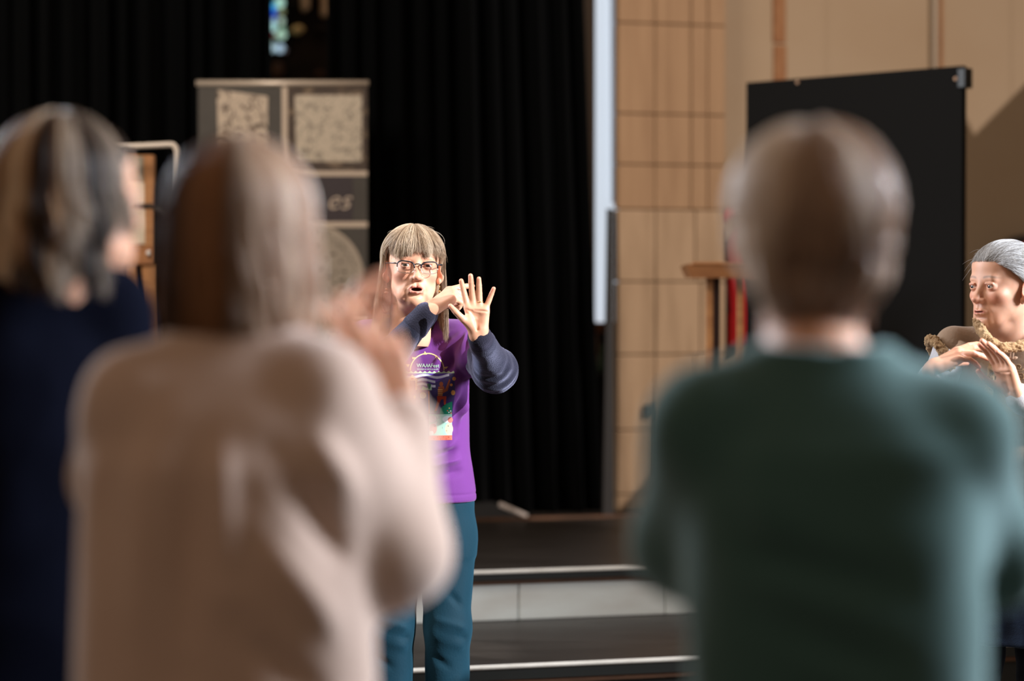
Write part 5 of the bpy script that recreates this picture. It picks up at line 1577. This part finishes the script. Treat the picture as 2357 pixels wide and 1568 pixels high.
a = np.stack([np.sin(ph) * np.sin(az), -np.sin(ph) * np.cos(az), np.cos(ph)], 1)
be = rng.normal(0, .22, n1)
b = np.stack([np.sin(be) * .9, np.ones(n1), -0.38 + .65 * np.clip(1 - 1.7 * np.abs(t0), 0, 1) + .12 * rng.normal(0, 1, n1)], 1); b /= np.linalg.norm(b, axis=1, keepdims=True)
m_ = 14
d = slerp_dirs(a, b, np.linspace(0, 1, m_)[None, :])
lay = rng.uniform(0.985, 1.06, n1)[:, None, None]
p = V3((0, 0.018, 0.038)) + d * V3((0.082, 0.103, 0.084)) * lay
tt = np.linspace(0, 1, m_)[None, :, None]
p += rng.normal(0, .0014, (n1, 1, 3)) * (0.4 + tt) + V3((0, 0, -0.010)) * np.sin(tt * math.pi) * (np.abs(t0)[:, None, None] > .5)
strands('hair_strands', to_world(HV, p), streaks(az * 1.3, pal_grey, 12, 11), 0.00033, M['hair'], hb)
n2 = 36
az = rng.choice([-1, 1], n2) * rng.uniform(R(45), R(110), n2); phx = rng.uniform(R(35), R(70), n2)
a = np.stack([np.sin(phx) * np.sin(az), -np.sin(phx) * np.cos(az), np.cos(phx)], 1)
p0 = V3((0, 0.026, 0.038)) + a * V3((0.082, 0.100, 0.086))
L_ = rng.uniform(.02, .07, n2)[:, None, None]
dr_ = np.stack([np.sin(az), -0.8 * np.cos(az), -0.6 + .9 * rng.random(n2)], 1)[:, None, :]
tt = np.linspace(0, 1, 10)[None, :, None]
p = p0[:, None, :] + dr_ * L_ * tt + V3((0, 0.01, -0.06)) * tt ** 2 * L_ * 14 * .5
strands('loose_hairs', to_world(HV, p), np.tile(np.array((0.5, 0.48, 0.46)), (n2, 1)), 0.0003, M['hair'], hb)

# ================================================================= blurred women in front, seen from behind
def simple_person(nm, base, label, HM, headh, sh, el, wr, hands, torso, skin_prims):
    pass

# --- blonde bob, cream sweater
BD = 3.1
wbl = empty('person', (-0.372, 3.14, 0), 'woman seen from behind with a brown-blonde bob and loose cream sweater, hands raised', 'person')
HB = Mx(P(556, 500, 3.02) + Vector((0, 0.09, 0)), R(180 + 6), R(-4), 0)
HB = Mx((-0.358, 3.22, 1.502), R(180 - 8), R(-3), 0)
hv, hq, hcx = head_mesh(0.003, mouth=0.2)
shl, shr = V3((-0.488, 3.13, 1.290)), V3((-0.248, 3.13, 1.292))
ell_, elr = V3((-0.532, 3.27, 1.175)), V3((-0.160, 3.18, 1.080))
wrl, wrr = px_(775, 850, 3.46), px_(925, 955, 3.26)
lv, lq, lc_, *_x = hand_mesh(wrl, (0.15, 0.1, 1), (0.9, 0.2, 0.1), -1, [(20, 25, 15), (26, 30, 15), (35, 40, 20), (45, 45, 20)], [4, 0, -4, -8], [(0.7, .5, .5), (.85, .2, .5), (.9, 0, .4)], 0.95, arm=ell_ - wrl, h=0.0025)
rv, rq, rc_, *_x = hand_mesh(wrr, (-0.36, 0.10, 0.93), (-0.25, 0.95, 0.0), 1, [(6, 14, 10), (12, 18, 12), (34, 48, 26), (46, 56, 30)], [8, 3, -5, -12], [(0.8, .45, .5), (.85, .3, .5), (.9, .1, .5)], 1.04, arm=elr - wrr, h=0.0025)
core = body_core((-0.75, 2.95, 0.02), (0.02, 3.6, 1.45), [cap((-0.372, 3.15, .8), (-.365, 3.15, 1.2), .11, .11), cap((-.365, 3.15, 1.2), (-.362, 3.17, 1.33), .10, .06), cap((-.36, 3.17, 1.32), HB @ Vector((0, .038, -.17)), .058, .056), cap(shl, shr, .042),
    cap(shl, ell_, .04, .036), cap(ell_, wrl + (ell_ - wrl) * .15, .036, .022), cap(shr, elr, .04, .036), cap(elr, wrr + (elr - wrr) * .15, .036, .022),
    cap((-.45, 3.15, .8), (-.46, 3.13, .46), .075, .05), cap((-.46, 3.13, .46), (-.46, 3.17, .06), .05, .036), cap((-.29, 3.15, .8), (-.28, 3.13, .46), .075, .05), cap((-.28, 3.13, .46), (-.28, 3.17, .06), .05, .036)], .008)
v, q, c = join([(tf(HB, hv), hq, hcx), (lv, lq, lc_), (rv, rq, rc_), core])
mesh_obj('body', v, q, M['skin'], wbl, True, c)
eyes(wbl, HB)
M['cream'] = cmat('cream_knit', (0.47, 0.34, 0.28), 0.9, 0.40, (1, .95, .95), bump=0.12, bscale=300, var=0.2, dark=(0.39, 0.27, 0.215))
sw = [(loft([(0.70, -.368, 3.15, .205, .155), (0.85, -.368, 3.15, .203, .155), (1.0, -.370, 3.15, .195, .150), (1.1, -.372, 3.145, .190, .145), (1.2, -.370, 3.14, .188, .138), (1.27, -.368, 3.145, .172, .115), (1.315, -.365, 3.15, .130, .088), (1.352, -.364, 3.16, .084, .072), (1.366, -.364, 3.16, .080, .070)]), .01),
      (cap((-.43, 3.16, 1.315), shl, .046, .054), .05), (cap((-.30, 3.16, 1.315), shr, .046, .054), .05), (cap(shl, ell_, .058, .058), .05), (cap(ell_, wrl + (ell_ - wrl) * .12, .058, .042), .04),
      (cap(shr, elr, .060, .066), .05), (ell(elr + V3((.0, 0, -.005)), (.066, .07, .060)), .04), (cap(elr, wrr + (elr - wrr) * .10, .066, .044), .04)]
def sw_post(v, n):
    d = folds(71, .007, 6, (1, 1, .55))(v, n)
    AM = 1.4
    for (a, b, w, am) in [((-.30, 3.02, 1.22), (-.19, 3.05, 1.06), .02, -.018), ((-.26, 3.02, 1.27), (-.17, 3.06, 1.13), .02, .012), ((-.32, 3.01, 1.13), (-.20, 3.03, .97), .022, .014), ((-.36, 3.0, 1.30), (-.355, 3.0, 1.05), .016, .010),
                          ((-.40, 3.0, 1.27), (-.41, 3.0, .95), .02, -.010), ((-.46, 3.01, 1.27), (-.47, 3.0, .95), .022, .010), ((-.50, 3.02, 1.30), (-.535, 3.03, 1.1), .016, -.012), ((-.34, 3.0, 1.0), (-.22, 3.02, .90), .02, -.010), ((-.31, 3.0, .95), (-.31, 3.0, .75), .02, .010)]:
        d += ridge(v, a, b, w, am * AM)
    return d
cloth('sweater', sw, M['cream'], wbl, .006, .03, sw_post, 2, subs=[(cap(HB @ Vector((0, .03, -.12)), (-.364, 3.175, 1.345), .068, .064), .006)])
M['jeans'] = cmat('dark_blue_jeans', (.03, .045, .08), .8, .2)
def legs(parent, x, y, m, w=.083):
    pr = [(loft([(.66, x, y, .160, .125), (.78, x, y, .168, .130), (.92, x, y, .160, .12)]), .02)]
    for s in (-1, 1):
        pr += [(cap((x + s * w, y, .72), (x + s * w, y - .02, .46), .088, .068), .02), (cap((x + s * w, y - .02, .46), (x + s * w, y + .02, .05), .068, .060), .02)]
    cloth('trousers', pr, m, parent, .007, .02, folds(77, .005, 9), 1)
    for s in (-1, 1): shoe(parent, x + s * w, y + .02, R(180 - s * 8), M['shoe'])
legs(wbl, -.372, 3.15, M['jeans'])
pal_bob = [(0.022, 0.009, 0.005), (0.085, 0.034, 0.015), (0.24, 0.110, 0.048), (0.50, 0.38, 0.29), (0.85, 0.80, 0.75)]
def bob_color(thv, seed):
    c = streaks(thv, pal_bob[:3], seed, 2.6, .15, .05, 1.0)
    # her right side is paler: side daylight painted into the hair colour
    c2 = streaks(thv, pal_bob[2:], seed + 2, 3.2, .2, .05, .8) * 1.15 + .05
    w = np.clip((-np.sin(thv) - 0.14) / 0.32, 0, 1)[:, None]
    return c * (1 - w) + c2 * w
f = Field((-0.13, -0.13, -0.20), (0.13, 0.15, 0.15), .004)
f.add(ell((0, .022, .030), (.092, .108, .092)), .01)
f.add(loft([(-.128, 0, .030, .100, .085), (-.11, 0, .03, .106, .095), (-.05, 0, .028, .102, .105), (.03, 0, .025, .094, .108)], power=2.0), .02)
f.add(rbox((0, -.12, -.09), (.075, .10, .13), .02), .02, 's')
f.add(cap((0, .02, -.03), (0, .04, -.25), .060, .062), .01, 's')
v, q, n = f.mesh(); v = smooth_mesh(v, q, 2)
an = np.arctan2(v[:, 0], -v[:, 1] + .02)
v = v + n * (.0035 * np.sin(an * 16 + 2 * vnoise(v * 9, 3)))[:, None]
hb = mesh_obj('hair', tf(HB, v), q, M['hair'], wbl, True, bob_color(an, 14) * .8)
n1 = 6500
th = rng.uniform(R(35), R(325), n1)
p = hair_drop(n1, th, rng.uniform(R(2), R(60), n1), (0, .022, .030), (.094, .110, .094), R(98) + R(5) * rng.normal(0, 1, n1), -.118 - .022 * rng.random(n1), 16, flare=.012, wave=.004, wl=.12, layer=(.98, 1.07), seed=15, inward=.012)
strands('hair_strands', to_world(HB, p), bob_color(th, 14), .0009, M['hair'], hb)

# --- navy top at the far left, face turned right
wn = empty('person', (-0.745, 3.63, 0), 'woman at the left edge in dark navy top, wavy highlighted hair, face turned away', 'person')
HN = Mx(P(184, 462, 3.66), R(137), R(-2), 0)
hv, hq, hcx = head_mesh(.003, mouth=.2)
HNc = HN @ Vector((0, .038, -.17))
bxn, byn = -.745, 3.63
shl, shr = V3((bxn - .13, byn - .02, 1.40)), V3((bxn + .125, byn + .05, 1.395))
ell_, elr = V3((bxn - .16, byn + .08, 1.15)), V3((bxn + .15, byn + .10, 1.12))
wrl, wrr = V3((bxn + .02, byn + .28, 1.22)), V3((bxn + .14, byn + .30, 1.20))
lv, lq, lc_, *_x = hand_mesh(wrl, (.3, .3, .9), (.8, .1, .1), -1, [(20, 25, 15)] * 4, [4, 0, -4, -8], [(0.7, .5, .5), (.85, .2, .5), (.9, 0, .4)], .92, arm=ell_ - wrl, h=.003)
rv, rq, rc_, *_x = hand_mesh(wrr, (-.1, .3, .95), (-.8, .2, .1), 1, [(20, 25, 15)] * 4, [4, 0, -4, -8], [(0.7, .5, .5), (.85, .2, .5), (.9, 0, .4)], .92, arm=elr - wrr, h=.003)
core = body_core((bxn - .4, byn - .25, .02), (bxn + .4, byn + .5, 1.55), [cap((bxn, byn, .85), (bxn, byn, 1.25), .11, .11), cap((bxn, byn, 1.25), (bxn, byn + .01, 1.40), .10, .06), cap((bxn, byn + .01, 1.39), HNc, .056, .055), cap(shl, shr, .042),
    cap(shl, ell_, .04, .036), cap(ell_, wrl + (ell_ - wrl) * .15, .036, .022), cap(shr, elr, .04, .036), cap(elr, wrr + (elr - wrr) * .15, .036, .022),
    cap((bxn - .08, byn, .85), (bxn - .08, byn, .48), .075, .05), cap((bxn - .08, byn, .48), (bxn - .08, byn + .03, .06), .05, .036), cap((bxn + .08, byn, .85), (bxn + .08, byn, .48), .075, .05), cap((bxn + .08, byn, .48), (bxn + .08, byn + .03, .06), .05, .036)], .008)
v, q, c = join([(tf(HN, hv), hq, hcx), (lv, lq, lc_), (rv, rq, rc_), core])
mesh_obj('body', v, q, M['skin'], wn, True, c)
eyes(wn, HN)
M['navy_top'] = cmat('dark_navy_knit', (.0035, .0042, .0095), .95, .02, (.4, .5, 1), bump=.3, bscale=150)
M['navy_top'].node_tree.nodes['Principled BSDF'].inputs['Specular IOR Level'].default_value = 0.02
sw = [(loft([(.80, bxn, byn, .19, .15), (1.0, bxn, byn, .185, .15), (1.2, bxn, byn, .18, .145), (1.32, bxn, byn, .165, .12), (1.395, bxn, byn + .01, .125, .09), (1.45, bxn + .01, byn + .02, .080, .074), (1.50, bxn + .02, byn + .03, .070, .068)], yaw=R(25)), .01),
      (cap((bxn - .05, byn, 1.42), shl, .05, .06), .05), (cap((bxn + .06, byn + .02, 1.42), shr, .05, .062), .05), (cap(shl, ell_, .064, .06), .04), (cap(ell_, wrl + (ell_ - wrl) * .1, .06, .042), .04), (cap(shr, elr, .066, .062), .04), (cap(elr, wrr + (elr - wrr) * .1, .062, .042), .04)]
cloth('navy_top', sw, M['navy_top'], wn, .007, .03, folds(81, .006, 7), 2)
legs(wn, bxn, byn, M['dark_denim'])
pal_hl = [(0.028, 0.013, 0.007), (0.12, 0.058, 0.026), (0.42, 0.24, 0.12), (0.68, 0.54, 0.40), (0.07, 0.035, 0.018), (0.50, 0.40, 0.32), (0.03, 0.016, 0.01)]
f = Field((-.14, -.13, -.22), (.14, .17, .16), .004)
f.add(ell((0, .026, .032), (.092, .112, .094)), .01)
f.add(loft([(-.115, .0, .070, .085, .055), (-.08, .0, .060, .098, .080), (-.04, .0, .045, .100, .100), (.03, 0, .03, .092, .11)], power=2.0), .02)
f.add(rbox((-.02, -.105, -.07), (.14, .125, .125), .02), .02, 's')
f.add(cap((0, .02, -.03), (0, .04, -.25), .060, .062), .01, 's')
v, q, n = f.mesh(); v = smooth_mesh(v, q, 2)
an = np.arctan2(v[:, 0], -v[:, 1] + .02)
v = v + n * (.005 * np.sin(an * 15 + 3 * vnoise(v * 10, 3)))[:, None]
hb = mesh_obj('hair', tf(HN, v), q, M['hair'], wn, True, streaks(an, pal_hl, 23, 2.6, .2, .03, .9) * .75)
n1 = 6500
th = rng.uniform(R(48), R(288), n1)
lk = vnoise(np.stack([np.sin(th) * 6, np.cos(th) * 6, np.zeros(n1)], 1), 31)
ze = -.075 - .05 * (0.5 + .5 * lk) - .03 * rng.random(n1) - .035 * (th < R(170))
ze = np.where((th < R(85)) | (th > R(275)), -.03 - .03 * rng.random(n1), ze)
p = hair_drop(n1, th, rng.uniform(R(2), R(60), n1), (0, .026, .032), (.094, .114, .096), R(96) + R(6) * rng.normal(0, 1, n1), ze, 18, flare=.016, wave=.010, wl=.13, layer=(.97, 1.09), seed=25)
sh_ = np.clip((-p[:, :, 2] - .0) / .15, 0, 1)
p[:, :, 1] += .03 * sh_
strands('hair_strands', to_world(HN, p), streaks(th, pal_hl, 23, 2.6, .2, .03, .9), .0009, M['hair'], hb)

# --- teal sweater, short grey hair
wt = empty('person', (0.376, 2.82, 0), 'woman seen from behind with short grey-blonde hair and dark teal sweater', 'person')
HT = Mx((0.357, 2.92, 1.508), R(180 + 6), R(-6), 0)
hv, hq, hcx = head_mesh(.003, mouth=.2, neck=.2)
bxt, byt = .376, 2.82
shl, shr = V3((.230, 2.82, 1.268)), V3((.520, 2.82, 1.258))
ell_, elr = V3((.206, 2.92, 1.120)), V3((.578, 2.92, 1.105))
wrl, wrr = V3((.29, 3.10, 1.22)), V3((.47, 3.12, 1.22))
lv, lq, lc_, *_x = hand_mesh(wrl, (.25, .25, .9), (.8, -.1, .1), -1, [(20, 25, 15)] * 4, [4, 0, -4, -8], [(0.7, .5, .5), (.85, .2, .5), (.9, 0, .4)], .92, arm=ell_ - wrl, h=.003)
rv, rq, rc_, *_x = hand_mesh(wrr, (-.25, .25, .9), (-.8, -.1, .1), 1, [(20, 25, 15)] * 4, [4, 0, -4, -8], [(0.7, .5, .5), (.85, .2, .5), (.9, 0, .4)], .92, arm=elr - wrr, h=.003)
core = body_core((bxt - .4, byt - .2, .02), (bxt + .4, byt + .5, 1.46), [cap((bxt, byt, .8), (bxt, byt, 1.18), .11, .11), cap((bxt, byt, 1.18), (.36, byt + .03, 1.33), .10, .06), cap((.358, byt + .035, 1.30), HT @ Vector((0, .036, -.15)), .060, .060), cap(shl, shr, .042),
    cap(shl, ell_, .04, .036), cap(ell_, wrl + (ell_ - wrl) * .15, .036, .022), cap(shr, elr, .04, .036), cap(elr, wrr + (elr - wrr) * .15, .036, .022),
    cap((bxt - .085, byt, .8), (bxt - .085, byt, .46), .075, .05), cap((bxt - .085, byt, .46), (bxt - .085, byt + .04, .06), .05, .036), cap((bxt + .085, byt, .8), (bxt + .085, byt, .46), .075, .05), cap((bxt + .085, byt, .46), (bxt + .085, byt + .04, .06), .05, .036)], .008)
v, q, c = join([(tf(HT, hv), hq, hcx), (lv, lq, lc_), (rv, rq, rc_), core])
mesh_obj('body', v, q, M['skin'], wt, True, c)
eyes(wt, HT)
M['teal'] = cmat('dark_teal_knit', (.036, .084, .080), .9, .5, (.68, .92, .94), bump=.12, bscale=300, var=.3, dark=(.025, .062, .062), scale=(6, 6, 6))
sw = [(loft([(.74, bxt, byt, .178, .150), (.9, bxt, byt, .174, .148), (1.02, bxt, byt, .172, .148), (1.15, bxt, byt, .176, .145), (1.24, bxt, byt, .178, .130), (1.285, bxt, byt + .01, .158, .105), (1.318, .368, byt + .02, .115, .088), (1.345, .362, byt + .03, .084, .078), (1.356, .362, byt + .03, .080, .076)]), .01),
      (cap((.30, byt + .02, 1.295), shl, .048, .056), .05), (cap((.43, byt + .02, 1.292), shr, .048, .056), .05), (cap(shl, ell_, .060, .058), .05), (cap(ell_, wrl + (ell_ - wrl) * .1, .060, .042), .03), (cap(shr, elr, .062, .060), .05), (cap(elr, wrr + (elr - wrr) * .1, .060, .042), .03)]
def tw_post(v, n):
    d = folds(91, .007, 6, (.7, 1, 1.2))(v, n)
    for (a, b, w, am) in [((.24, 2.70, 1.14), (.44, 2.67, 1.09), .018, -.013), ((.25, 2.70, 1.11), (.42, 2.67, 1.05), .018, .010), ((.27, 2.69, 1.06), (.46, 2.67, .99), .02, -.010), ((.30, 2.69, 1.03), (.42, 2.67, .96), .018, .009),
                          ((.55, 2.70, 1.25), (.56, 2.70, 1.08), .018, -.012), ((.25, 2.70, 1.26), (.30, 2.68, 1.12), .02, .009), ((.33, 2.67, .97), (.52, 2.68, .92), .02, -.010)]:
        d += ridge(v, a, b, w, am)
    return d
cloth('sweater', sw, M['teal'], wt, .006, .03, tw_post, 2, subs=[(cap(HT @ Vector((0, .03, -.10)), (.362, byt + .04, 1.34), .070, .070), .006)])
legs(wt, bxt, byt, M['jeans'])
pal_sg = [(0.10, 0.060, 0.042), (0.34, 0.215, 0.15), (0.70, 0.58, 0.48), (0.88, 0.84, 0.80)]
def sg_col(thv, zl, seed):
    c = streaks(thv, pal_sg[1:], seed, 2.8, .2, .05, .8)
    g_ = np.exp(-((np.mod(thv, 2 * math.pi) - R(162)) / R(10)) ** 2)[:, None] * .85
    c = c * (1 - g_) + np.array(pal_sg[1]) * .8 * g_
    # darker brown hair low at the back
    w = np.clip((0.025 - zl) / 0.05, 0, 1) * np.clip((-np.cos(thv) - 0.50) / 0.35, 0, 1)
    dk = streaks(thv, pal_sg[:2], seed + 1, 6.0)
    return c * (1 - w[:, None]) + dk * w[:, None]
f = Field((-.14, -.13, -.16), (.14, .16, .16), .004)
f.add(ell((0, .022, .022), (.096, .110, .098)), .01)
f.add(ell((0, .060, -.050), (.088, .060, .062)), .04)
f.add(rbox((0, -.135, -.03), (.085, .10, .10), .02), .02, 's')
f.add(rbox((0, -.06, -.12), (.12, .095, .08), .02), .02, 's')
f.add(cap((0, .02, -.05), (0, .04, -.25), .058, .060), .01, 's')
v, q, n = f.mesh(); v = smooth_mesh(v, q, 2)
an = np.arctan2(v[:, 0], -v[:, 1] + .02)
v = v + n * (.005 * vnoise(v * 45, 3) + .003 * np.sin(an * 18 + 3 * vnoise(v * 12, 5)))[:, None]
hb = mesh_obj('hair', tf(HT, v), q, M['hair'], wt, True, sg_col(an, v[:, 2], 33) * .85)
n1 = 8000
th = rng.uniform(R(50), R(310), n1)
ph0 = np.arccos(rng.uniform(-.55, 1, n1))
back = np.clip((-np.cos(th) - .1) / .5, 0, 1)
pe = np.minimum(ph0 + R(18) + R(38) * rng.random(n1), R(112) + R(28) * back)
ph0 = np.minimum(ph0, pe - R(8))
ze = np.full(n1, .2)
low_ = rng.random(n1) < .45
ph0 = np.where(low_, np.arccos(rng.uniform(-.35, .5, n1)), ph0); pe = np.where(low_, np.maximum(ph0 + R(6), R(104)), pe)
ze = np.where(low_, -.050 - .062 * np.clip((-np.cos(th) + .15) / .7, 0, 1) * (.75 + .35 * rng.random(n1)), ze)
p = hair_drop(n1, th, ph0, (0, .022, .020), (.097, .112, .100), pe, ze, 12, wave=0, layer=(.96, 1.05), seed=35)
t_ = np.linspace(0, 1, 12)[None, :]
cur = np.floor(th / .18) * 2.4
side = np.stack([np.cos(th), np.sin(th), 0 * th], -1)[:, None, :]
p += side * (.010 * np.sin(t_ * 5 + cur[:, None]) * t_)[:, :, None]
low = np.clip((-.03 - p[:, :, 2]) / .06, 0, 1)
ctr_ = np.zeros_like(p); ctr_[:, :, 1] = .035
p[:, :, :2] -= (p[:, :, :2] - ctr_[:, :, :2]) * (0.30 * low)[:, :, None]
strands('hair_strands', to_world(HT, p), sg_col(th, p[:, 5, 2], 33), .0009, M['hair'], hb)
MB().sphere(HT @ Vector((-.079, .0, -.052)), .006, 12).build('earring', M['silver'], wt, True)
